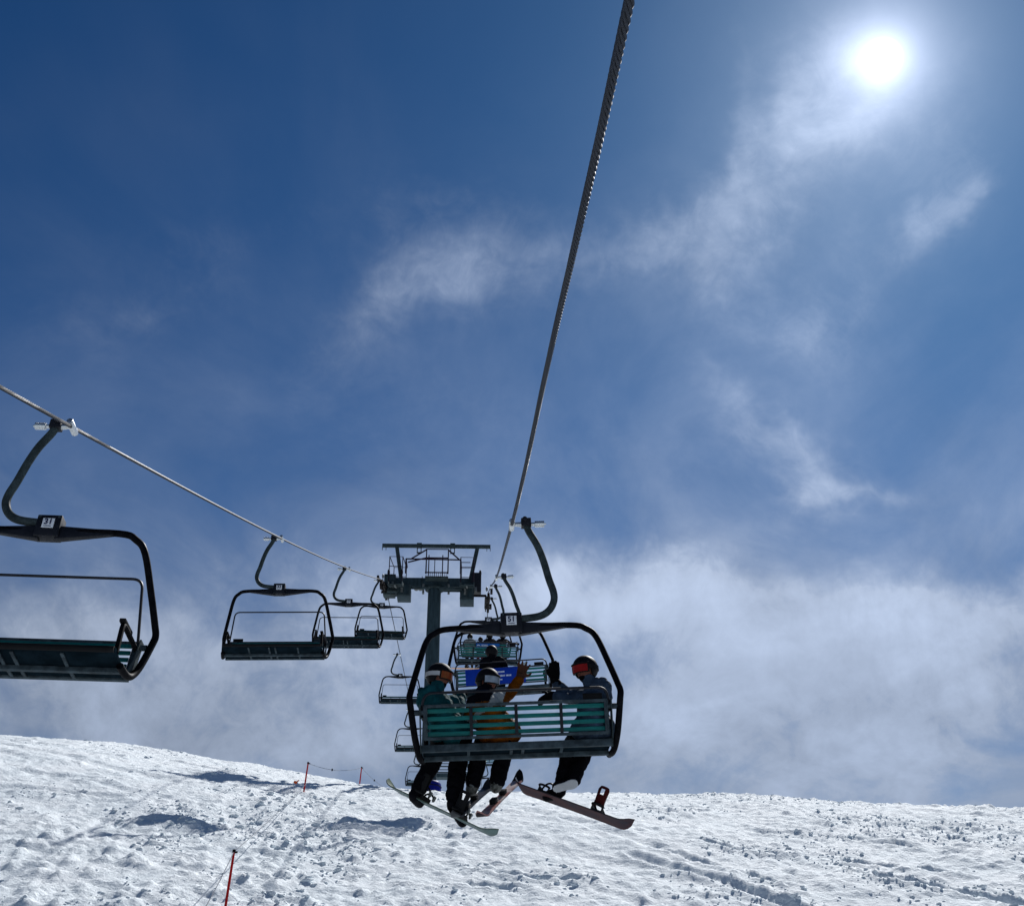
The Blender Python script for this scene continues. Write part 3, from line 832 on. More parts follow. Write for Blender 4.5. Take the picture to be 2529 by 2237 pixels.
# ------------------------------------------------------------------ tower
def make_tower():
    xc = (XL + XR) / 2 - 0.07
    zg = float(hill(np.array([xc]), np.array([YT]))[0])
    zt = pup(YT).z + 1.02                                # rope height over the head
    root = empty('lift_tower', (xc, YT, zg - 0.3))
    tag(root, 'grey steel lift tower with sheave trains, catwalks and lifting frame', 'lift tower')
    o = root.location
    def P(x, y, z): return Vector((xc + x, YT + y, zt + z)) - o     # head coordinates
    zarm = -0.42
    b = MB(); b.tube([Vector((0, 0, 0)), P(0, 0, zarm - 0.34)], [0.33, 0.28], 24); b.build('pole', M_TOWER, root)
    b = MB(); b.tube([P(0, 0, zarm - 0.36), P(0, 0, zarm - 0.30)], 0.42, 24)
    for k in range(8):
        a = k * math.pi / 4; b.tube([P(0.37 * math.cos(a), 0.37 * math.sin(a), zarm - 0.39), P(0.37 * math.cos(a), 0.37 * math.sin(a), zarm - 0.26)], 0.022, 6)
    b.build('flange', M_TOWER2, root)
    # crossarm
    b = MB(); b.box(P(0, 0, zarm - 0.05), (4.05, 0.34, 0.40)); arm = b.build('crossarm', M_TOWER, root, 0.02)
    for sx in (-1.75, -0.55, 0.55, 1.75):
        MB().box(P(sx, 0, zarm - 0.05), (0.03, 0.42, 0.5)).build('stiffener', M_TOWER2, arm)
    # lifting frame
    b = MB(); b.box(P(0.02, 0, 1.32), (4.80, 0.13, 0.15)); lf = b.build('lifting_beam', M_TOWER2, root, 0.008)
    for sx in (-2.37, -2.21, 2.26, 2.41):
        MB().box(P(sx, 0, 1.19), (0.025, 0.06, 0.16)).build('hook', M_TOWER2, lf)
    for sx in (-0.74, 0.74):
        b = MB(); b.box(P(sx, 0, 1.34), (0.22, 0.17, 0.20)); b.box(P(sx - 0.085, 0, 1.12), (0.04, 0.05, 0.26)); b.box(P(sx + 0.085, 0, 1.12), (0.04, 0.05, 0.26)); b.box(P(sx, 0, 0.99), (0.21, 0.05, 0.06))
        b.build('lifting_lug', M_TOWER2, lf, 0.006)
    for xa, xb in ((-1.73, -1.47), (1.84, 1.55)):
        MB().beam(P(xa, 0, 1.26), P(xb, 0, zarm + 0.1), 0.17, 0.15, (0, 1, 0)).build('frame_leg', M_TOWER2, root, 0.01)
    # railing round the middle platform
    def rail(pts, r=0.032): MB().tube(pts, r, 6).build('handrail', M_RAIL, root)
    for y in (-0.75,):
        rail([P(-0.37, y, zarm + 0.1), P(-0.37, y, 0.83), P(0.58, y, 0.83), P(0.58, y, zarm + 0.1)])
        rail([P(-1.25, y, 0.36), P(1.1, y, 0.34)]); rail([P(-1.02, y, 0.37), P(-0.36, y, 0.82)]); rail([P(0.58, y, 0.80), P(1.06, y, 0.35)])
        rail([P(-1.25, y, 0.36), P(-1.25, y, zarm + 0.1)]); rail([P(1.12, y, 0.34), P(1.12, y, zarm + 0.1)], 0.03)
        rail([P(-0.37, y, 0.42), P(0.58, y, 0.42)]); rail([P(-1.16, y, 0.20), P(-0.37, y, 0.42)])
        rail([P(0.0, y, 0.36), P(0.0, y, zarm)], 0.018); rail([P(1.12, y, 0.22), P(1.55, y, 0.22)], 0.018)
        rail([P(-0.26, y, 0.55), P(-0.26, y, zarm)], 0.024); rail([P(0.34, y, 0.55), P(0.34, y, zarm)], 0.024)
    for x in (-1.25, 1.12): rail([P(x, -0.75, 0.36), P(x, 0.2, 0.36)])
    b = MB(); b.box(P(0.1, -0.55, zarm - 0.06), (1.0, 0.5, 0.04))
    pl = b.build('middle_platform', M_TOWER2, root)
    for k in range(11): MB().box(P(-0.36 + k * 0.09, -0.82, zarm + 0.0), (0.02, 0.02, 0.22)).build('grating_bar', M_RAIL, pl)
    MB().box(P(0.1, -0.82, zarm + 0.12), (1.02, 0.03, 0.05)).build('kick_board', M_RAIL, pl)
    # catwalks along the sheave trains, following the rope's pitch
    for sx, ya, yb in ((-1.62, -1.7, 1.6), (1.42, -1.7, 1.6)):
        for (y0, y1, dz, dx) in ((ya, -0.25, -0.72, 0.0), (0.1, yb, -0.58, 0.16 if sx < 0 else 0.06)):
            sl = 0.30 if y1 < 0.2 else 0.16
            z0, z1 = dz + sl * y0, dz + sl * y1
            w = 0.60
            fl = MB(); fl.beam(P(sx + dx, y0, z0), P(sx + dx, y1, z1), w, 0.04); cw = fl.build('catwalk', M_TOWER2, root)
            for ex in (-w / 2, w / 2):
                MB().beam(P(sx + dx + ex, y0, z0 + 0.06), P(sx + dx + ex, y1, z1 + 0.06), 0.025, 0.16).build('toe_board', M_TOWER, cw)
            MB().beam(P(sx + dx, y0 + 0.05, z0 - 0.045), P(sx + dx, y1 - 0.05, z1 - 0.045), 0.07, 0.05).build('stringer', M_GREASE, cw)
            for q in (0.15, 0.5, 0.85):
                yy = y0 + (y1 - y0) * q; zz = z0 + (z1 - z0) * q
                MB().box(P(sx + dx, yy, zz - 0.04), (w, 0.05, 0.04)).build('cross_bearer', M_TOWER2, cw)
        # rail frame of the catwalk
        for y in (-1.5, 1.2):
            zz = -0.65 + 0.25 * y
            MB().tube([P(sx - 0.28, y, zz), P(sx - 0.28, y, zz + 1.15), P(sx + 0.28, y, zz + 1.15), P(sx + 0.28, y, zz)], 0.022, 6).build('handrail', M_RAIL, root)
            MB().tube([P(sx - 0.28, y, zz + 0.7), P(sx + 0.28, y, zz + 0.7)], 0.016, 6).build('handrail', M_RAIL, root)
        for ex in (-0.28, 0.28):
            MB().tube([P(sx + ex, -1.5, -0.65 - 0.375 + 1.15), P(sx + ex, 1.2, -0.65 + 0.3 + 1.15)], 0.020, 6).build('handrail', M_RAIL, root)
    for (x, y, z, sz3) in ((1.42, -0.35, -1.12, (0.60, 0.85, 0.80)), (-1.30, -0.30, -1.08, (0.58, 0.8, 0.52)), (-1.72, -0.15, -0.80, (0.62, 0.6, 0.50))):
        hb = MB().box(P(x, y, z), sz3).build('service_cage', M_TOWER, root, 0.02)
        for ex in (-0.42, 0.0, 0.42): MB().box(P(x + ex * sz3[0], y - sz3[1] / 2 - 0.012, z), (0.05, 0.03, sz3[2] * 0.96)).build('cage_rib', M_TOWER2, hb)
        MB().box(P(x, y - sz3[1] / 2 - 0.014, z - sz3[2] * 0.42), (sz3[0] * 1.02, 0.04, 0.06)).build('cage_rib', M_TOWER2, hb)
        MB().box(P(x - 0.08, y - sz3[1] / 2 - 0.03, z + 0.05), (0.09, 0.05, sz3[2] * 0.6)).build('ladder_rail', M_GREASE, hb)
    # support beams below the arm
    for yy, zz in ((-0.5, -1.0), (-0.95, -1.10)):
        MB().box(P(0.72, yy, zz), (0.95, 0.07, 0.11)).build('support_beam', M_TOWER2, root)
    MB().box(P(-0.65, -0.55, -0.92), (0.85, 0.07, 0.09)).build('support_beam', M_TOWER2, root)
    for sx in (-0.48, 0.62):
        MB().box(P(sx, -0.25, -0.84), (0.09, 0.09, 0.46)).build('bracket_arm', M_GREASE, root, 0.01)
    for sx in (-0.8, -0.62, 0.42, 0.55, 0.75):
        MB().ell(P(sx, 0.05, -0.72 + 0.03 * (sx > 0)), (0.10, 0.16, 0.06)).build('clamp_plate', M_GREASE, root)
    MB().box(P(1.80, 0.0, -0.50), (0.46, 0.6, 0.9)).build('sheave_mount', M_BOX, root, 0.02)
    MB().box(P(1.78, -0.36, -0.88), (0.14, 0.12, 0.20)).build('junction_box', M_GREASE, root, 0.01)
    MB().box(P(-1.95, 0.0, -0.62), (0.5, 0.5, 0.95)).build('sheave_mount', M_TOWER2, root, 0.02)
    MB().tube([P(1.56, -0.2, -1.1), P(2.25, -0.2, -1.1)], 0.06, 8).build('cross_axle', M_SHEAVE, root)
    MB().tube([P(-1.6, -0.2, -0.98), P(-2.3, -0.2, -0.98)], 0.06, 8).build('cross_axle', M_SHEAVE, root)
    for sx in (-2.02, -1.45, 1.98): MB().ell(P(sx, -0.2, -0.05), (0.06, 0.06, 0.16), None, 8, 6).build('cable_boss', M_SHEAVE, root)
    # sheave trains
    for fn, X, side in ((pdn, XL, -1), (pup, XR, 1)):
        tr = MB(); yy = [-1.5 + 0.6 * k for k in range(6)]
        pts = []
        for y in yy:
            q = fn(YT + y); pts.append(q)
        beam_pts = [q + Vector((-side * 0.10, 0, -0.24)) - o for q in pts]
        tr.tube(beam_pts, 0.06, 6)
        for a in range(0, 6, 2):
            m_ = (pts[a] + pts[a + 1]) / 2 - o
            tr.beam(m_ + Vector((-side * 0.10, -0.42, -0.36)), m_ + Vector((-side * 0.10, 0.42, -0.24)), 0.05, 0.14)
        train = tr.build('sheave_train', M_SHEAVE, root)
        for q in pts:
            c = q + Vector((0, 0, -0.23)) - o
            w = MB(); w.tube([c + Vector((-0.05, 0, 0)), c + Vector((-0.045, 0, 0)), c + Vector((-0.018, 0, 0)), c + Vector((0.018, 0, 0)), c + Vector((0.045, 0, 0)), c + Vector((0.05, 0, 0))], [0.19, 0.215, 0.195, 0.195, 0.215, 0.19], 20)
            w.tube([c + Vector((-0.07, 0, 0)), c + Vector((0.08, 0, 0))], 0.05, 8)
            w.build('sheave_wheel', M_SHEAVE, train)
            MB().tube([c + Vector((side * 0.052, 0, 0)), c + Vector((side * 0.058, 0, 0))], 0.12, 14).build('wheel_disc', M_GREASE, train)
        for k in (0, 5):
            c = pts[k] - o + Vector((side * 0.12, 0.25 * (1 if k else -1), -0.05))
            MB().box(c, (0.10, 0.34, 0.16)).build('rope_catcher', M_SHEAVE, train, 0.02)
            MB().ell(c + Vector((-side * 0.2, 0, 0.10)), (0.05, 0.1, 0.10), None, 8, 6).build('rope_catcher', M_GREASE, train)
    return root, xc, zg
TOWER, TX, TZG = make_tower()

def make_pad():
    o = empty('tower_pad', (TX, YT, TZG - 0.25)); tag(o, 'blue vinyl crash pad wrapped round the foot of the lift tower', 'crash pad')
    m = MB(); ring = []
    m.tube([(0, 0, -0.3), (0, 0, 0.1), (0, 0, 0.52), (0, 0, 0.62), (0, 0, 0.66)], [0.52, 0.53, 0.53, 0.47, 0.36], 20)
    m.build('cushion', M_PAD, o)
    for z in (0.15, 0.42): MB().tube([(0.535 * math.cos(a), 0.535 * math.sin(a), z) for a in np.linspace(0, 2 * math.pi, 24, endpoint=False)], 0.02, 6, True).build('strap', M_BLACK, o)
make_pad()

def make_station():
    """steel gantry of the top station, seen behind the tower under chair 51"""
    Y = 104.0
    a = at(1062, 1884, Y); b = at(1172, 1884, Y)
    zg = float(hill(np.array([a.x]), np.array([Y]))[0])
    o = empty('top_station', ((a.x + b.x) / 2, Y, zg - 0.2)); tag(o, 'pale steel gantry with rails far behind the tower foot', 'lift station')
    L = o.location; w = b.x - a.x
    for py, th in ((1885, 0.05), (1892, 0.09), (1900, 0.05), (1907, 0.10)):
        z = at(1110, py, Y).z; MB().box(Vector((0, 0, z - L.z)), (w, 0.12, th)).build('rail', M_TOWER2, o)
    z0, z1 = at(1110, 1919, Y).z, at(1110, 1910, Y).z
    MB().box(Vector((0, 0.4, (z0 + z1) / 2 - L.z)), (w, 1.0, z1 - z0)).build('deck_beam', M_TOWER, o)
    for f in (-0.5, 0.0, 0.5):
        MB().box(Vector((f * w, 0.12, (at(1110, 1880, Y).z - L.z) / 2)), (0.18, 0.14, at(1110, 1880, Y).z - L.z)).build('column', M_TOWER, o)
make_station()

# ------------------------------------------------------------------ people
M_SKIN = mat('skin', (0.17, 0.07, 0.05), 0.5, 0, 0.1)
M_TEALJ = mat('teal_jacket', (0.006, 0.055, 0.066), 0.75, 0, 0.35, 7, 0.6, 11)
M_GREYJ = mat('blue_grey_jacket', (0.034, 0.053, 0.085), 0.75, 0, 0.35, 7, 0.6, 11)
M_ORANGEJ = mat('orange_jacket', (0.15, 0.040, 0.002), 0.75, 0, 0.35, 7, 0.6, 11)
M_WHITEJ = mat('white_fabric', (0.34, 0.36, 0.36), 0.8, 0, 0.25, 7, 0.6, 11)
M_BLACKC = mat('black_trousers', (0.003, 0.003, 0.0045), 0.8, 0, 0.3, 6, 0.25, 14)
M_GLOVE = mat('black_glove', (0.004, 0.004, 0.005), 0.7, 0, 0.2, 20, 0.15, 40)
M_BROWNG = mat('brown_leather_glove', (0.085, 0.036, 0.022), 0.6, 0, 0.4, 20, 0.15, 40)
M_BOOT = mat('black_boot', (0.004, 0.004, 0.006), 0.55, 0, 0.3)
M_SKIBOOT = mat('grey_ski_boot', (0.012, 0.013, 0.013), 0.45, 0, 0.5, 16, color2=(0.22, 0.22, 0.20))
M_HELMET = mat('black_helmet', (0.004, 0.004, 0.006), 0.6, 0, 0.2, spec=0.12)
M_LENS_O = mat('orange_mirror_lens', (0.24, 0.03, 0.01), 0.3, 0.0, 0.2, 16, color2=(0.18, 0.075, 0.02), coat=0.2)
M_LENS_R = mat('red_mirror_lens', (0.22, 0.005, 0.005), 0.3, 0.0, 0.15, coat=0.2)
M_LENS_S = mat('silver_mirror_lens', (0.26, 0.30, 0.35), 0.2, 0.2, 0.3, 12, coat=0.6)
M_STRAPW = mat('white_goggle_strap', (0.42, 0.42, 0.43), 0.7, 0, 0.05)
M_MAROON = mat('maroon_sleeve', (0.09, 0.02, 0.03), 0.75, 0, 0.2)
M_NAVYJ = mat('navy_jacket', (0.012, 0.015, 0.06), 0.75, 0, 0.2)
M_DARKJ = mat('charcoal_jacket', (0.005, 0.005, 0.008), 0.8, 0, 0.3, 5, 0.25, 14)
M_SOLE = mat('white_boot_sole', (0.45, 0.46, 0.47), 0.6, 0, 0.1)

def build_body(name, caps, origin, mats, voxel=0.010, paint=None, wrinkle=0.013, head=None, gaiter=2):
    """one continuous skin over tapered limbs; caps: (a, b, ra, rb, material index, wrinkles)"""
    m = MB(); origin = Vector(origin)
    for c in caps:
        a, b = Vector(c[0]) - origin, Vector(c[1]) - origin
        d = (b - a)
        if d.length > 1e-5:
            k = 5; m.tube([a.lerp(b, i / k) for i in range(k + 1)], [c[2] + (c[3] - c[2]) * i / k for i in range(k + 1)], 14)
        m.ell(a, (c[2],) * 3, None, 14, 10)
        if d.length > 1e-5: m.ell(b, (c[3],) * 3, None, 14, 10)
    me = bpy.data.meshes.new('tmp'); me.from_pydata(m.v, [], m.f)
    ob = bpy.data.objects.new('tmp', me); COL.objects.link(ob)
    md = ob.modifiers.new('r', 'REMESH'); md.mode = 'VOXEL'; md.voxel_size = voxel
    sm = ob.modifiers.new('s', 'SMOOTH'); sm.factor = 0.5; sm.iterations = 3
    dg = bpy.context.evaluated_depsgraph_get()
    out = bpy.data.meshes.new_from_object(ob.evaluated_get(dg)); bpy.data.objects.remove(ob)
    n = len(out.vertices); co = np.empty(n * 3, np.float32); out.vertices.foreach_get('co', co); co = co.reshape(-1, 3)
    no = np.empty(n * 3, np.float32); out.vertices.foreach_get('normal', no); no = no.reshape(-1, 3)
    def nearest(P):
        best = np.full(len(P), 1e9); idx = np.zeros(len(P), int)
        for i, c in enumerate(caps):
            a = np.array(Vector(c[0]) - origin); b = np.array(Vector(c[1]) - origin); ab = b - a; L = max(float(ab @ ab), 1e-9)
            t = np.clip((P - a) @ ab / L, 0, 1)
            d = np.linalg.norm(P - (a + t[:, None] * ab), axis=1) - (c[2] + (c[3] - c[2]) * t)
            k = d < best; best[k] = d[k]; idx[k] = i
        return idx
    vi = nearest(co)
    wr = np.array([c[5] if len(c) > 5 else 1.0 for c in caps])[vi]
    nz = fbm(co[:, 0] * 13 + co[:, 1] * 7 + 50, co[:, 2] * 17 + co[:, 1] * 5 + 50, 3, 3) - 0.5
    co = co + no * (nz * 2.2 * wrinkle * wr)[:, None]
    out.vertices.foreach_set('co', co.astype(np.float32).ravel())
    fn = len(out.polygons); fc = np.empty(fn * 3, np.float32)
    out.polygons.foreach_get('center', fc); fc = fc.reshape(-1, 3)
    mi = np.array([c[4] for c in caps])[nearest(fc)]
    if head is not None:                       # neck gaiter up to the chin
        mi = mi.copy(); mi[(mi == 0) & (fc[:, 2] + origin.z < head.z - 0.085)] = gaiter
    if paint is not None: mi = paint(fc + np.array(origin), mi)
    out.materials.clear()
    for q in mats: out.materials.append(q)
    out.polygons.foreach_set('material_index', mi.astype(np.int32))
    out.polygons.foreach_set('use_smooth', np.ones(fn, bool))
    out.name = name; out.update()
    o = bpy.data.objects.new(name, out); COL.objects.link(o); o.location = origin
    return o

def headgear(person, c, face, up, k, lens, strap, hm=None, goggles=True, heart=False):
    """helmet with goggles as children of the person; c = head centre (world)"""
    f = Vector(face).normalized(); u = Vector(up); u = (u - f * u.dot(f)).normalized(); s = f.cross(u)
    rot = Matrix((s, f, u)).transposed()          # local x = side, y = face, z = up
    c = Vector(c) - person.location
    rx, ry, rz = 0.128 * k, 0.150 * k, 0.136 * k
    bm_ = MB(); nu, nv = 28, 14; vs = []; fs = []
    def low(a):        # lower edge of the shell: high over the face, low at ears and nape
        fr = math.cos(a)
        return R(72) if fr > 0.62 else R(72 + 60 * min(1, (0.62 - fr) / 0.35))
    for layer, q in ((0, 1.0), (1, 0.90)):
        for i in range(nv + 1):
            for j in range(nu):
                a = 2 * math.pi * j / nu; ph = low(a) * i / nv
                p = Vector((math.sin(ph) * math.sin(a) * rx * q, math.sin(ph) * math.cos(a) * ry * q, math.cos(ph) * rz * q + 0.012))
                vs.append(rot @ p + c)
    W = (nv + 1) * nu
    for i in range(nv):
        for j in range(nu):
            a, b2 = i * nu + j, i * nu + (j + 1) % nu
            fs.append((a, a + nu, b2 + nu, b2)); fs.append((W + a, W + b2, W + b2 + nu, W + a + nu))
    for j in range(nu):
        a, b2 = nv * nu + j, nv * nu + (j + 1) % nu
        fs.append((a, W + a, W + b2, b2))
    bm_._add(vs, fs)
    h = bm_.build('helmet', hm or M_HELMET, person)
    rm = MB(); br = [rot @ Vector((math.sin(a) * rx * 1.0, math.cos(a) * ry * 1.05, 0.045 * k)) + c for a in np.linspace(-0.95, 0.95, 11)]
    rm.tube([tuple(q) for q in br], 0.009, 6); rm.build('brim', hm or M_HELMET, h)
    if not goggles: return h
    def band(a0, a1, z0, z1, q, th, n, nm, m, par):
        mb = MB(); v = []; ff = []
        for i in range(n + 1):
            a = a0 + (a1 - a0) * i / n
            for zz, qq in ((z0, q), (z1, q), (z1, q + th), (z0, q + th)):
                e = 1.0 if abs(a) > 0.75 else 1.0
                p = Vector((math.sin(a) * rx * qq, math.cos(a) * ry * qq, zz * k)); v.append(rot @ p + c)
        for i in range(n):
            for e in range(4): ff.append((i * 4 + e, i * 4 + (e + 1) % 4, i * 4 + 4 + (e + 1) % 4, i * 4 + 4 + e))
        ff.append((0, 1, 2, 3)); ff.append((n * 4 + 3, n * 4 + 2, n * 4 + 1, n * 4))
        mb._add(v, ff); return mb.build(nm, m, par)
    g = band(-0.95, 0.95, -0.052, 0.038, 0.84, 0.15, 14, 'goggle_frame', M_BLACK, person)
    band(-0.82, 0.82, -0.044, 0.030, 0.97, 0.06, 14, 'lens', lens, g)
    band(0.95, 2 * math.pi - 0.95, -0.022, 0.024, 0.985, 0.055, 26, 'strap', strap, g)
    if heart:
        a = -1.9
        p = rot @ Vector((math.sin(a) * rx * 1.06, math.cos(a) * ry * 1.06, 0.0)) + c
        MB().ell(p, (0.014, 0.014, 0.014), None, 8, 6).build('strap_logo', M_BLACK, g)
    return h

def hand_caps(w, palm_dir, side_dir, fing, mi, k=1.0, spread=0.18, curl=0.0, nrm=None, thumb=1):
    """glove: palm, four fingers of different length, thumb from the side of the palm"""
    w = Vector(w); d = Vector(palm_dir).normalized(); s = Vector(side_dir); s = (s - d * s.dot(d)).normalized(); n = d.cross(s)
    out = []
    pc = w + d * 0.045 * k
    for q in (-0.028, 0.0, 0.028):
        out.append((w + s * q * 0.8 * k, w + d * 0.085 * k + s * q * 1.1 * k, 0.021 * k, 0.019 * k, mi, 0.2))
    for i, (q, L) in enumerate(((-0.036, 0.066), (-0.012, 0.082), (0.012, 0.088), (0.036, 0.076))):
        a = w + d * 0.085 * k + s * q * k
        dd = (d + s * (spread * q / 0.036)).normalized()
        b = a + dd * L * 0.52 * k + n * curl * 0.012
        e = b + (dd + n * curl).normalized() * L * 0.5 * k
        out += [(a, b, 0.0135 * k, 0.0125 * k, mi, 0.1), (b, e, 0.0125 * k, 0.0105 * k, mi, 0.1)]
    t0 = w + d * 0.03 * k + s * 0.034 * k * thumb; t1 = t0 + (d * 0.5 + s * thumb).normalized() * 0.045 * k; t2 = t1 + (d * 0.9 + s * 0.5 * thumb).normalized() * 0.035 * k
    out += [(t0, t1, 0.016 * k, 0.0145 * k, mi, 0.1), (t1, t2, 0.0145 * k, 0.0115 * k, mi, 0.1)]
    return out

YC = 12.7
def A(px, py, dy): return at(px, py, YC + dy)
def C51(x, y, z): return M51 @ Vector((x, y + 0.12, z - 0.14))

def head_caps(c, face, mi, k=1.0):
    c = Vector(c); f = Vector(face).normalized(); u = Vector((0, 0, 1)); s = f.cross(u)
    return [(c + f * 0.012, c + f * 0.012 + u * 0.02, 0.098 * k, 0.096 * k, mi, 0), (c + f * 0.035 - u * 0.075 * k, c + f * 0.045 - u * 0.09 * k, 0.058 * k, 0.045 * k, mi, 0),
            (c + f * 0.10 * k - u * 0.015, c + f * 0.118 * k - u * 0.038 * k, 0.013, 0.017, mi, 0), (c + f * 0.085 * k - u * 0.072 * k + s * 0.018, c + f * 0.085 * k - u * 0.072 * k - s * 0.018, 0.012, 0.012, mi, 0)]

def legs51(x, kn, an, toes, r0=0.112, mt=2, mb=3, boot=(0.062, 0.058)):
    caps = []
    for i in range(2):
        h = C51(x + (-0.10, 0.10)[i], -0.22, -2.315); k_ = Vector(kn[i]); a = Vector(an[i]); t = Vector(toes[i])
        caps += [(h, k_, r0 + 0.012, r0 - 0.012, mt), (k_, k_.lerp(a, 0.82), r0 - 0.012, r0 - 0.022, mt), (k_.lerp(a, 0.80), a, boot[0] + 0.004, boot[0], mb, 0.3), (a, t, boot[0], boot[1], mb, 0.3)]
        caps.append((a, a + (a - t).normalized() * 0.035, boot[0] - 0.006, boot[0] - 0.012, mb, 0.3))
    return caps

# --- rider in teal, leftmost
def rider_teal():
    face = (0.80, -0.55, -0.12)
    hd = A(1084, 1672, -0.22)
    pel = C51(-0.745, -0.24, -2.27); ch = A(1080, 1745, -0.26)
    shL, shR = A(1050, 1733, -0.29), A(1114, 1738, -0.17)
    caps = [(pel, pel.lerp(ch, 0.5), 0.172, 0.165, 1), (pel.lerp(ch, 0.5), ch, 0.165, 0.165, 1), (C51(-0.85, -0.25, -2.29), C51(-0.64, -0.23, -2.29), 0.125, 0.125, 1),
            (shL, shR, 0.098, 0.098, 1), (ch, A(1078, 1712, -0.26), 0.13, 0.085, 1), (A(1078, 1712, -0.26), A(1081, 1695, -0.25), 0.082, 0.075, 1), (A(1048, 1716, -0.34), A(1066, 1708, -0.35), 0.066, 0.075, 1), (A(1040, 1706, -0.34), A(1046, 1712, -0.36), 0.035, 0.05, 1)]
    caps += head_caps(hd, face, 0)
    eR, hR = A(1131, 1757, -0.02), A(1138, 1722, 0.18)
    caps += [(shR, eR, 0.083, 0.068, 1), (eR, hR, 0.068, 0.055, 1)]
    caps += hand_caps(hR, A(1130, 1704, 0.28) - hR, Vector((1, 0, 0)), None, 4, 1.05, 0.1, 0.9)
    eL, hL = C51(-1.0, -0.14, -2.08), C51(-0.86, 0.14, -2.13)
    caps += [(shL, eL, 0.085, 0.066, 1), (eL, hL, 0.066, 0.055, 1)]
    caps += hand_caps(hL, Vector((0.4, 1, -0.3)), Vector((1, 0, 0)), None, 4, 1.0, 0.1, 0.9)
    kn = [C51(-0.88, 0.22, -2.33), C51(-0.66, 0.22, -2.34)]
    caps += legs51(-0.74, kn, [A(1023, 1966, 0.24), A(1118, 1990, 0.10)], [A(1036, 1981, 0.36), A(1142, 2028, 0.22)])
    p = build_body('person', caps, C51(-0.745, -0.24, -2.42), [M_SKIN, M_TEALJ, M_BLACKC, M_BOOT, M_GLOVE], head=hd)
    tag(p, 'rider in teal jacket and black helmet with white goggle strap, seated left on chair 51', 'person')
    headgear(p, hd + Vector((0, 0, 0.008)), face, (0.05, 0, 1), 1.0, M_LENS_O, M_STRAPW, heart=True)
    return p
rider_teal()

# --- rider in orange, second
def rider_orange():
    face = (0.50, -0.85, -0.10)
    hd = A(1204, 1683, -0.2)
    pel = C51(-0.25, -0.24, -2.27); ch = A(1203, 1748, -0.26)
    shL, shR = A(1172, 1736, -0.26), A(1232, 1730, -0.24)
    caps = [(pel, pel.lerp(ch, 0.5), 0.178, 0.165, 1), (pel.lerp(ch, 0.5), ch, 0.165, 0.155, 1), (C51(-0.36, -0.25, -2.30), C51(-0.13, -0.23, -2.30), 0.125, 0.125, 1),
            (shL, shR, 0.09, 0.09, 1), (ch, A(1200, 1716, -0.27), 0.125, 0.085, 1), (A(1200, 1718, -0.26), A(1202, 1702, -0.24), 0.078, 0.07, 5),
            (A(1180, 1722, -0.30), A(1205, 1718, -0.32), 0.055, 0.055, 5), (A(1188, 1700, -0.27), A(1176, 1730, -0.30), 0.045, 0.035, 5)]
    caps += head_caps(hd, face, 0, 0.95)
    eR, wR = A(1260, 1711, -0.12), A(1281, 1680, -0.06)
    caps += [(shR, eR, 0.078, 0.062, 1), (eR, wR, 0.062, 0.052, 1), (wR, A(1284, 1672, -0.05), 0.05, 0.045, 4, 0.3)]
    caps += hand_caps(A(1284, 1673, -0.05), A(1291, 1650, -0.04) - A(1284, 1673, -0.05), Vector((1, 0.1, 0)), None, 4, 1.12, 0.30, -0.1)
    eL, hL = A(1154, 1782, -0.12), C51(-0.32, 0.14, -2.14)
    caps += [(shL, eL, 0.08, 0.062, 1), (eL, hL, 0.062, 0.052, 1)]
    caps += hand_caps(hL, Vector((0.4, 1, -0.3)), Vector((1, 0, 0)), None, 4, 1.0, 0.1, 0.9)
    kn = [C51(-0.44, 0.24, -2.33), C51(-0.18, 0.24, -2.34)]
    aL, aR = A(1165, 1950, 0.27), A(1225, 1944, 0.27)
    caps += legs51(-0.25, kn, [aL, aR], [aL + SKI_DIR * 0.13, aR + SKI_DIR * 0.13], 0.108, 2, 3, (0.062, 0.052))
    zb = A(1200, 1739, -0.3).z; zs = A(1200, 1760, -0.3).z
    def paint(P, mi):
        px = P[:, 0]; pz = P[:, 2]; x0 = hd.x
        t = mi == 1
        black = t & (pz > zb) & (px < x0 + 0.02 - (pz - zb) * -0.3)
        white = t & (pz > zb - 0.03) & (px >= x0 + 0.02 + (pz - zb) * 0.3) & (px < x0 + 0.155 + (pz - zb) * 0.25)
        band = t & (pz < zb - 0.05 - (px - x0) * -0.35) & (pz > zb - 0.10 - (px - x0) * -0.35) & (px < x0 + 0.05)
        mi = mi.copy(); mi[black] = 5; mi[white | band] = 6
        return mi
    p = build_body('person', caps, C51(-0.25, -0.24, -2.42), [M_SKIN, M_ORANGEJ, M_BLACKC, M_SKIBOOT, M_BROWNG, M_DARKJ, M_WHITEJ], paint=paint, head=hd)
    tag(p, 'rider in orange, black and white jacket raising a brown-gloved hand, second on chair 51', 'person')
    headgear(p, hd + Vector((0, 0, 0.008)), face, (0, 0, 1), 0.95, M_LENS_S, M_BLACK)
    # boot buckles
    for a in (aL, aR):
        for q in (0.0, 0.05, 0.10):
            c = a + Vector((0.0, -0.066, 0.03 + q)) - p.location
            MB().box(c, (0.05, 0.014, 0.018), Matrix.Rotation(0.3, 3, 'Y')).build('boot_buckle', M_GREASE, p, 0.003)
    return p
SKI_DIR = Vector((0.26, 0.82, 0.51)).normalized()
ORANGE = rider_orange()

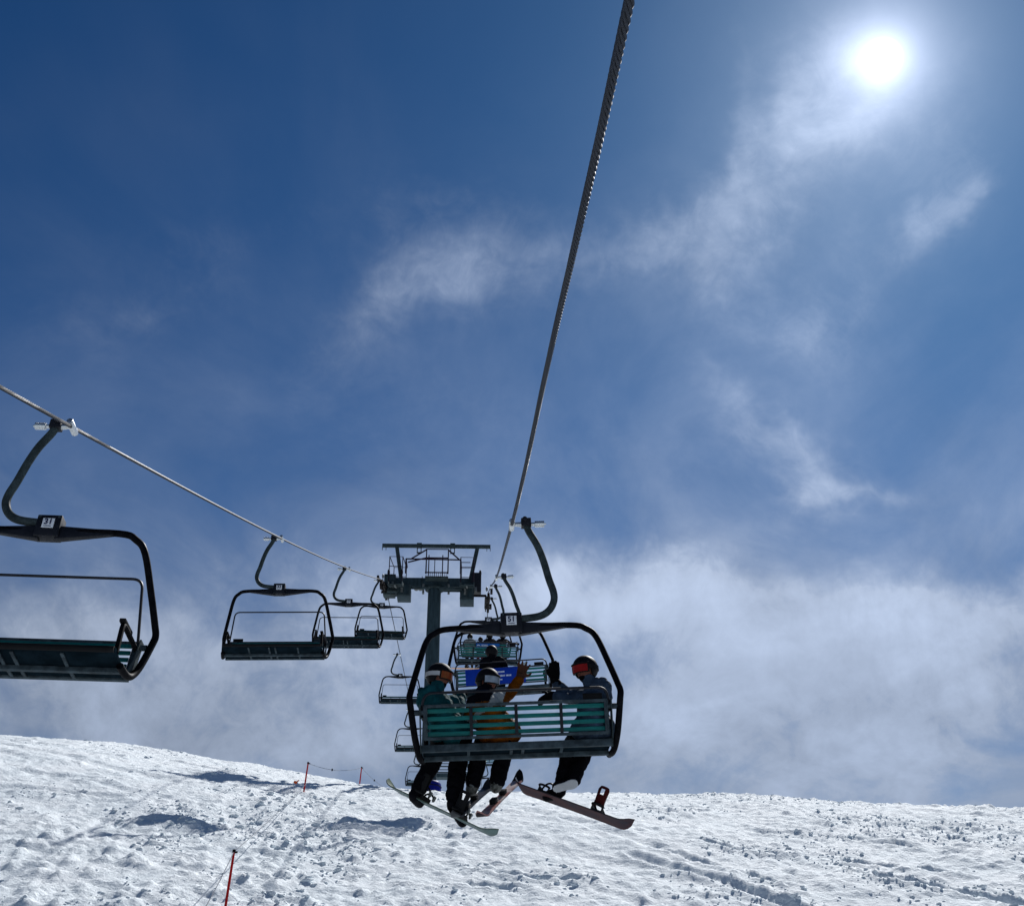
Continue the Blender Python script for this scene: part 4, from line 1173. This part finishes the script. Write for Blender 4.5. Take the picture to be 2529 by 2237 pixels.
# --- rider in blue-grey, right
def rider_grey():
    face = (-0.62, -0.76, -0.14)
    hd = A(1446, 1655, -0.2)
    pel = C51(0.74, -0.24, -2.27); ch = A(1464, 1742, -0.26)
    shL, shR = A(1440, 1722, -0.10), A(1490, 1718, -0.30)
    caps = [(pel, pel.lerp(ch, 0.5), 0.178, 0.168, 1), (pel.lerp(ch, 0.5), ch, 0.168, 0.165, 1), (C51(0.62, -0.25, -2.30), C51(0.86, -0.24, -2.30), 0.13, 0.125, 1),
            (shL, shR, 0.095, 0.10, 1), (ch, A(1462, 1706, -0.25), 0.13, 0.09, 1), (A(1462, 1700, -0.24), A(1455, 1682, -0.23), 0.085, 0.075, 1),
            (A(1474, 1690, -0.30), A(1494, 1698, -0.33), 0.07, 0.075, 1), (A(1488, 1680, -0.32), A(1497, 1706, -0.34), 0.04, 0.06, 1)]
    caps += head_caps(hd, face, 0)
    # near arm: elbow out, forearm across to the left
    eR, wR = A(1448, 1733, -0.06), A(1372, 1719, 0.10)
    caps += [(A(1478, 1720, -0.24), eR, 0.085, 0.072, 1), (eR, wR, 0.070, 0.055, 1), (wR, A(1362, 1717, 0.12), 0.055, 0.05, 4, 0.3)]
    caps += hand_caps(A(1362, 1717, 0.12), A(1345, 1725, 0.15) - A(1362, 1717, 0.12), Vector((0, 0.4, 1)), None, 4, 1.1, 0.1, 0.8)
    # far arm: forearm raised, open hand
    eL, wL = A(1410, 1716, 0.12), A(1376, 1690, 0.10)
    caps += [(shL, eL, 0.08, 0.065, 1), (eL, wL, 0.063, 0.052, 1), (A(1380, 1692, 0.10), A(1370, 1680, 0.10), 0.052, 0.046, 4, 0.3)]
    caps += hand_caps(A(1370, 1682, 0.10), A(1369, 1650, 0.10) - A(1370, 1682, 0.10), Vector((1, 0.3, 0)), None, 4, 1.32, 0.03, 0.0, thumb=-0.6)
    kn = [C51(0.53, 0.22, -2.34), C51(0.70, 0.20, -2.36)]
    a0, t0 = A(1380, 1957, 0.20), A(1352, 1966, 0.30)
    a1, t1 = A(1416, 1930, 0.10), A(1376, 1943, 0.16)
    caps += legs51(0.72, kn, [a0, a1], [t0, t1], 0.10)
    p = build_body('person', caps, C51(0.74, -0.24, -2.42), [M_SKIN, M_GREYJ, M_BLACKC, M_BOOT, M_GLOVE], head=hd)
    tag(p, 'rider in blue-grey hooded jacket and red goggles holding up a black glove', 'person')
    headgear(p, hd + Vector((0, 0, 0.01)), face, (-0.03, 0, 1), 1.03, M_LENS_R, M_BLACK)
    # pale sole of the free boot, turned to the viewer
    q0, q1 = A(1366, 1949, 0.04), A(1427, 1932, 0.0)
    ax = (q1 - q0); L = ax.length; ax.normalize()
    nrm = Vector((-0.12, -0.86, -0.50)); nrm = (nrm - ax * nrm.dot(ax)).normalized(); ay = nrm.cross(ax)
    Mx = Matrix((ax, ay, nrm)).transposed().to_4x4(); Mx.translation = (q0 + q1) / 2 - p.location
    out = []
    for k in range(28):
        a = 2 * math.pi * k / 28; x = math.cos(a); y = math.sin(a)
        w = 0.052 * (1 + 0.16 * x) * (1 - 0.22 * math.exp(-((x + 0.1) / 0.3) ** 2))
        out.append((math.copysign(abs(x) ** 0.75, x) * L / 2, math.copysign(abs(y) ** 0.8, y) * w))
    sole = MB().prism(out, 0.022, Mx).build('boot_sole', M_SOLE, p, 0.004)
    for k in range(9):
        x = -L * 0.40 + k * L * 0.10
        q = Mx @ Vector((x, 0, 0.011)); MB().box(q, (0.010, 0.075, 0.008), Mx.to_3x3()).build('tread', M_SOLE, sole)
    return p
GREY = rider_grey()

# ------------------------------------------------------------------ boards and skis
def make_board(name, label, cat, c, d, n, L, W, mt, mbs, tip=0.045, sidecut=0.10, group=None, th=0.011, tipmat=None):
    c = Vector(c); d = Vector(d).normalized(); n = Vector(n); n = (n - d * n.dot(d)).normalized(); s = d.cross(n)
    def shell(lo, hi, off=0.0):
        NL, NW = 40, 6; v = []; f = []
        for lay in (lo, hi):
            for i in range(NL + 1):
                u = -1 + 2 * i / NL
                e = max(0.0, (abs(u) - 0.80) / 0.20)
                hw = W / 2 * (1 - sidecut * (1 - (u / 0.8) ** 2)) if abs(u) < 0.8 else W / 2 * math.sqrt(max(0.0, 1 - e ** 2.2)) 
                hw = max(hw, 0.004)
                zz = tip * e ** 2 * 1.6 + 0.006 * (1 - u * u)
                for j in range(NW + 1):
                    q = -1 + 2 * j / NW
                    v.append(d * (u * L / 2) + s * (q * hw) + n * (zz + lay))
        Wd = NW + 1; K = (NL + 1) * Wd
        for i in range(NL):
            for j in range(NW):
                a = i * Wd + j; f.append((a, a + 1, a + Wd + 1, a + Wd)); f.append((K + a, K + a + Wd, K + a + Wd + 1, K + a + 1))
            for j in (0, NW):
                a = i * Wd + j; f.append((a, a + Wd, K + a + Wd, K + a))
        for i in (0, NL):
            for j in range(NW): a = i * Wd + j; f.append((a, a + 1, K + a + 1, K + a))
        return MB()._add(v, f)
    o = shell(0.003, th).build(name, mt); o.location = c; tag(o, label, cat, group)
    shell(0.0, 0.0028).build('base', mbs, o)
    return o, d, n, s
def binding(board, d, n, s, u, ang, high=True, mb=M_BLACK, empty_=False, mh=None):
    """u: distance along the board; toes towards +s"""
    f = (s * math.cos(ang) + d * math.sin(ang)).normalized(); w = n.cross(f)
    rot = Matrix((w, f, n)).transposed(); o = d * u + n * 0.018
    b = MB(); b.box(o + n * 0.008, (0.11, 0.23, 0.016), rot); b.box(o + w * 0.055 + n * 0.03 - f * 0.02, (0.012, 0.17, 0.05), rot); b.box(o - w * 0.055 + n * 0.03 - f * 0.02, (0.012, 0.17, 0.05), rot)
    hc = [o - f * 0.10 + w * (0.062 * math.cos(a)) - f * (0.045 * math.sin(a)) + n * 0.06 for a in np.linspace(0, math.pi, 9)]
    b.tube(hc, 0.013, 6)
    bd = b.build('binding', mb, board)
    if high:
        v = []; fc = []; K = 9; rows = ((0.05, 0.058, 0.0), (0.11, 0.050, 0.01), (0.17, 0.052, 0.02), (0.23, 0.056, 0.03), (0.262, 0.042, 0.033))
        for lay in (0, 0.007):
            for (h, hw, back) in rows:
                for a in np.linspace(0.12, math.pi - 0.12, K):
                    v.append(o - f * (0.10 + back - 0.02 + (hw * 0.75 + lay) * math.sin(a)) + w * ((hw + lay) * math.cos(a)) + n * h)
        nr = len(rows); T = nr * K
        for i in range(nr - 1):
            for j in range(K - 1):
                if i == 2 and j in (3, 4): 
                    for (p, q) in ((j, j + 1),):
                        pass
                    hole.append((i, j)); continue
                a = i * K + j; fc.append((a, a + 1, a + K + 1, a + K)); fc.append((T + a, T + a + K, T + a + K + 1, T + a + 1))
        for i in range(nr - 1):
            for j in (0, K - 1): a = i * K + j; fc.append((a, a + K, T + a + K, T + a))
        for i in (0, nr - 1):
            for j in range(K - 1): a = i * K + j; fc.append((a, a + 1, T + a + 1, T + a))
        MB()._add(v, fc).build('highback', mh or mb, bd)
    for q, h, nm in ((0.0, 0.10, 'ankle_strap'), (0.09, 0.06, 'toe_strap')):
        if empty_:
            pts = [o + f * q + w * 0.06 + n * 0.05, o + f * (q + 0.02) + w * 0.085 + n * (h + 0.02), o + f * (q + 0.08) + w * 0.07 + n * (h - 0.01), o + f * (q + 0.13) + w * 0.03 + n * 0.05]
        else:
            pts = [o + f * q + w * 0.066 + n * 0.05] + [o + f * q + w * (0.07 * math.cos(a)) + n * (0.05 + h * math.sin(a)) for a in np.linspace(0.2, math.pi - 0.2, 7)] + [o + f * q - w * 0.066 + n * 0.05]
        MB().tube(smooth_path(pts, 3), 0.011, 6).build(nm, M_BLACK, bd)
        if not empty_:
            MB().box(o + f * q - w * 0.07 + n * (0.06 + h * 0.4), (0.016, 0.035, 0.05), rot).build('ratchet', M_GREASE, bd)
hole = []
M_GREENB = mat('sage_green_base', (0.09, 0.135, 0.13), 0.4, 0, 0.3, 6)
M_GREENT = mat('olive_topsheet', (0.10, 0.13, 0.09), 0.35, 0, 0.5, 5)
M_REDB = mat('worn_red_base', (0.085, 0.024, 0.024), 0.5, 0, 0.35, 4, color2=(0.040, 0.037, 0.047), stretch=(1.2, 1.2, 1.2))
M_REDT = mat('dark_topsheet', (0.03, 0.03, 0.035), 0.35, 0, 0.3)
M_SKIT = mat('red_white_topsheet', (0.45, 0.12, 0.09), 0.3, 0, 0.3, 5, color2=(0.6, 0.55, 0.52))
M_SKIB = mat('grey_ski_base', (0.045, 0.05, 0.055), 0.4, 0, 0.3)
M_SKIB2 = mat('plum_ski_base', (0.035, 0.026, 0.033), 0.4, 0, 0.3)

b0, b1 = A(951, 1940, 0.50), A(1222, 2067, -0.10)
bd, d, n, s = make_board('snowboard', 'green-grey snowboard hanging from the boots of the teal rider', 'snowboard', (b0 + b1) / 2, b1 - b0, (0.46, -0.10, 0.88), (b1 - b0).length, 0.25, M_GREENT, M_GREENB, 0.05, group='snowboards under chair 51')
for u in (-0.24, 0.26): binding(bd, d, n, -s if s.y < 0 else s, u, 0.12 if u < 0 else -0.1)
b0, b1 = A(1264, 1940, 0.42), A(1558, 2046, -0.06)
bd, d, n, s = make_board('snowboard', 'dark red snowboard with one empty binding under the blue-grey rider', 'snowboard', (b0 + b1) / 2, b1 - b0, (0.34, 0.10, 0.93), (b1 - b0).length, 0.26, M_REDT, M_REDB, 0.06, group='snowboards under chair 51')
ss = -s if s.y < 0 else s
M_REDH = mat('dark_red_highback', (0.05, 0.008, 0.008), 0.45, 0, 0.3)
binding(bd, d, n, ss, -0.30, 0.1, high=False)
binding(bd, d, n, ss, 0.31, -0.05, empty_=True, mh=M_REDH)

def shell_tip(o, d, n, s, L):
    v = []; f = []
    for lay in (-0.003, 0.024):
        for i in range(9):
            u = 0.80 + 0.2 * i / 8; e = (u - 0.8) / 0.2; hw = max(0.004, 0.0605 * math.sqrt(max(0, 1 - e ** 2.2)))
            zz = 0.055 * e * e * 1.6 + 0.006 * (1 - u * u)
            for q in (-1, 0, 1): v.append(d * (u * L / 2 + 0.002) + s * (q * hw) + n * (zz + lay))
    K = 27
    for i in range(8):
        for j in range(2):
            a = i * 3 + j; f.append((a, a + 1, a + 4, a + 3)); f.append((K + a, K + a + 3, K + a + 4, K + a + 1))
        for j in (0, 2): a = i * 3 + j; f.append((a, a + 3, K + a + 3, K + a))
    for i in (0, 8):
        for j in range(2): a = i * 3 + j; f.append((a, a + 1, K + a + 1, K + a))
    MB()._add(v, f).build('ski_tip', M_BLACK, o)

def make_ski(a_boot, d, L, label, top, base):
    d = Vector(d).normalized(); n = Vector((0, 0, 1)); n = (n - d * n.dot(d)).normalized()
    c = Vector(a_boot) + d * 0.10 - n * 0.115
    o, d, n, s = make_board('ski', label, 'ski', c, d, n, L, 0.118, top, base, 0.055, 0.16, 'pair of skis on the orange rider', 0.02)
    shell_tip(o, d, n, s, L) if 'black tip' in label else None
    for u, sz in ((-0.16, (0.07, 0.11, 0.05)), (0.14, (0.07, 0.09, 0.045))):
        rot = Matrix((s, d, n)).transposed()
        MB().box(d * (u - 0.06) + n * 0.05, sz, rot).build('ski_binding', M_BLACK, o, 0.008)
    return o
make_ski(A(1157, 1963, 0.30), (0.27, 0.80, 0.44), 1.30, 'grey-bottomed ski on the left boot of the orange rider', M_REDT, M_SKIB)
sk = make_ski(A(1226, 1953, 0.30), (0.33, 0.80, 0.50), 1.42, 'red and white ski with black tip on the right boot of the orange rider', M_SKIT, M_SKIB2)

# ------------------------------------------------------------------ riders on the farther chairs
def seated(Mx, x, k, cols, label, group=None, look=(0, 1, 0), hm=None, arm=None, boots=M_BOOT, voxel=0.016, lean=0.0):
    def Q(px, py, pz):
        return Mx @ Vector((x + px * k, -0.12 + py * k, -2.57 + pz * k))
    mats = [M_SKIN, cols[0], cols[1], boots, M_GLOVE, cols[2] if len(cols) > 2 else cols[0]]
    pel, ch, hd = Q(0, 0, 0.14), Q(lean, -0.06, 0.48), Q(lean * 1.3, -0.02, 0.80)
    caps = [(pel, ch, 0.17 * k, 0.165 * k, 1), (Q(-0.1, 0, 0.11), Q(0.1, 0, 0.11), 0.12 * k, 0.12 * k, 1), (Q(-0.15 + lean, -0.06, 0.58), Q(0.15 + lean, -0.06, 0.58), 0.10 * k, 0.10 * k, 1), (ch, Q(lean * 1.2, -0.05, 0.70), 0.12 * k, 0.07 * k, 1)]
    caps += head_caps(hd, look, 0, k)
    for sx in (-1, 1):
        sh, el, hn = Q(sx * 0.20 + lean, -0.06, 0.57), Q(sx * 0.28, 0.04, 0.32), Q(sx * 0.12, 0.34, 0.26)
        if arm == sx: el, hn = Q(sx * 0.36, -0.02, 0.46), Q(sx * 0.56, 0.0, 0.50)
        caps += [(sh, el, 0.08 * k, 0.065 * k, 5), (el, hn, 0.065 * k, 0.052 * k, 5)]
        caps += hand_caps(hn, Mx.to_3x3() @ Vector((-sx * 0.3 if arm != sx else sx, 1 if arm != sx else 0.2, -0.2)), Mx.to_3x3() @ Vector((1, 0, 0.3)), None, 4, 1.15 * k, 0.1, 0.4)
        kn, an, to = Q(sx * 0.12, 0.44, 0.09), Q(sx * 0.12, 0.46, -0.40), Q(sx * 0.13, 0.62, -0.45)
        caps += [(Q(sx * 0.10, 0.02, 0.1), kn, 0.11 * k, 0.09 * k, 2), (kn, kn.lerp(an, 0.8), 0.088 * k, 0.078 * k, 2), (kn.lerp(an, 0.78), an, 0.068 * k, 0.064 * k, 3, 0.3), (an, to, 0.064 * k, 0.056 * k, 3, 0.3)]
    p = build_body('person', caps, Q(0, 0, 0), mats, voxel, head=hd)
    tag(p, label, 'person', group)
    headgear(p, hd, look, (0, 0, 1), k * 1.02, M_LENS_S, M_BLACK, hm=hm)
    return p, Q
G4 = 'four riders on chair 48'
seated(M50, -0.20, 1.0, (M_DARKJ, M_BLACKC, M_DARKJ), 'lone rider in black jacket and helmet above the deep blue sign', None, (0.2, 1, 0), voxel=0.012, lean=-0.03)
_, Q1 = seated(M48, -0.76, 0.92, (M_WHITEJ, M_BLACKC), 'rider in pale grey jacket, leftmost of the four on chair 48', G4)
seated(M48, -0.30, 0.78, (M_NAVYJ, M_MAROON), 'small rider in navy jacket beside the pale grey one', G4)
seated(M48, 0.12, 0.96, (M_DARKJ, M_BLACKC), 'tall dark rider third of the four on chair 48', G4, lean=-0.02)
_, Q4 = seated(M48, 0.66, 0.97, (M_DARKJ, M_BLACKC), 'dark rider at the right of the four with an arm stretched out', G4, arm=1)
M_PEACH = mat('peach_base', (0.50, 0.30, 0.20), 0.4, 0, 0.2)
c = Q1(0.10, 0.55, -0.56)
bo, d, n, s = make_board('snowboard', 'peach snowboard under the leftmost of the four riders', 'snowboard', c + Vector((-0.25, 0, 0)), (1, -0.25, -0.10), (0.1, -0.1, 1), 1.45, 0.25, M_REDT, M_PEACH, 0.05)
for u in (0.05, 0.5): binding(bo, d, n, s if s.y > 0 else -s, u, 0.1)
c = Q4(0.30, 0.55, -0.50)
bo, d, n, s = make_board('snowboard', 'dark snowboard with raised tip under the rightmost of the four riders', 'snowboard', c + Vector((0.1, 0, 0.04)), (1, -0.2, 0.28), (-0.25, -0.1, 1), 1.5, 0.25, M_REDT, M_GREENB, 0.06)

# ------------------------------------------------------------------ rope fence
def fence_pole(base, top, label):
    base, top = Vector(base), Vector(top); d = top - base
    o = empty('marker_pole', base); tag(o, label, 'marker pole', 'red fence poles on the slope')
    MB().tube([-d * 0.25, d * 0.5, d], [0.024, 0.023, 0.021], 10).build('shaft', M_REDPOLE, o)
    m = MB(); m.tube([d * 0.985, d * 1.0 + Vector((0, 0, 0.035))], [0.032, 0.028], 8); m.build('cap', M_BLACK, o)
    MB().box(d + Vector((0.035, 0, -0.01)), (0.06, 0.03, 0.03)).build('rope_clip', M_BLACK, o, 0.005)
    return top
def sur(x, y): return float(surface(np.array([x]), np.array([y]))[0])
def pole_at(px_top, py_top, Y, label, lean=0.0):
    t = at(px_top, py_top, Y); b = Vector((t.x - lean, Y, sur(t.x - lean, Y)))
    return fence_pole(b, t, label)
t1 = pole_at(578, 2102, 22.6, 'nearest red pole with black cap, cut by the bottom edge', 0.05)
t2 = pole_at(761, 1884, 36.5, 'red pole standing left of the tower on the brow', 0.06)
t3 = pole_at(893, 1895, 47.5, 'farthest red pole half hidden behind the snow crest', 0.04)
t0 = at(440, 2345, 18.5); e4 = at(948, 1944, 50.0)
def cord(a, b, sag, label, knots=()):
    a, b = Vector(a), Vector(b)
    o = empty('fence_cord', a); tag(o, label, 'cord', 'thin cord strung between the red poles')
    P = [a.lerp(b, t) - Vector((0, 0, sag * 4 * t * (1 - t))) - a for t in np.linspace(0, 1, 24).tolist()]
    MB().tube(P, 0.0075, 5).build('line', M_CORD, o)
    for k in knots:
        q = P[int(k * 23)]; MB().ell(q, (0.03, 0.03, 0.045), None, 8, 6).build('knot', M_BLACK, o)
cord(t2 + Vector((0, 0, -0.6)), t1, 0.05, 'thin cord running down the slope from the second pole to the nearest pole')
cord(t1, t0, 0.10, 'thin cord leaving the nearest pole towards the bottom edge')
cord(t2, t3, 0.16, 'sagging cord with a black knot between the two farther poles', (0.40,))
cord(t3, e4, 0.05, 'cord dropping from the farthest pole to the snow crest', (0.6,))
tg = empty('tape_marker', t2 + Vector((-0.33, 0, -0.57))); tag(tg, 'small orange tape tied to the cord left of the second pole', 'tape')
MB().box((0, 0, 0), (0.10, 0.02, 0.07), Matrix.Rotation(0.5, 3, 'Y')).build('tape', M_ORANGE, tg)
MB().box((0.07, 0, 0.04), (0.09, 0.02, 0.03), Matrix.Rotation(-0.5, 3, 'Y')).build('tape_end', M_ORANGE, tg)
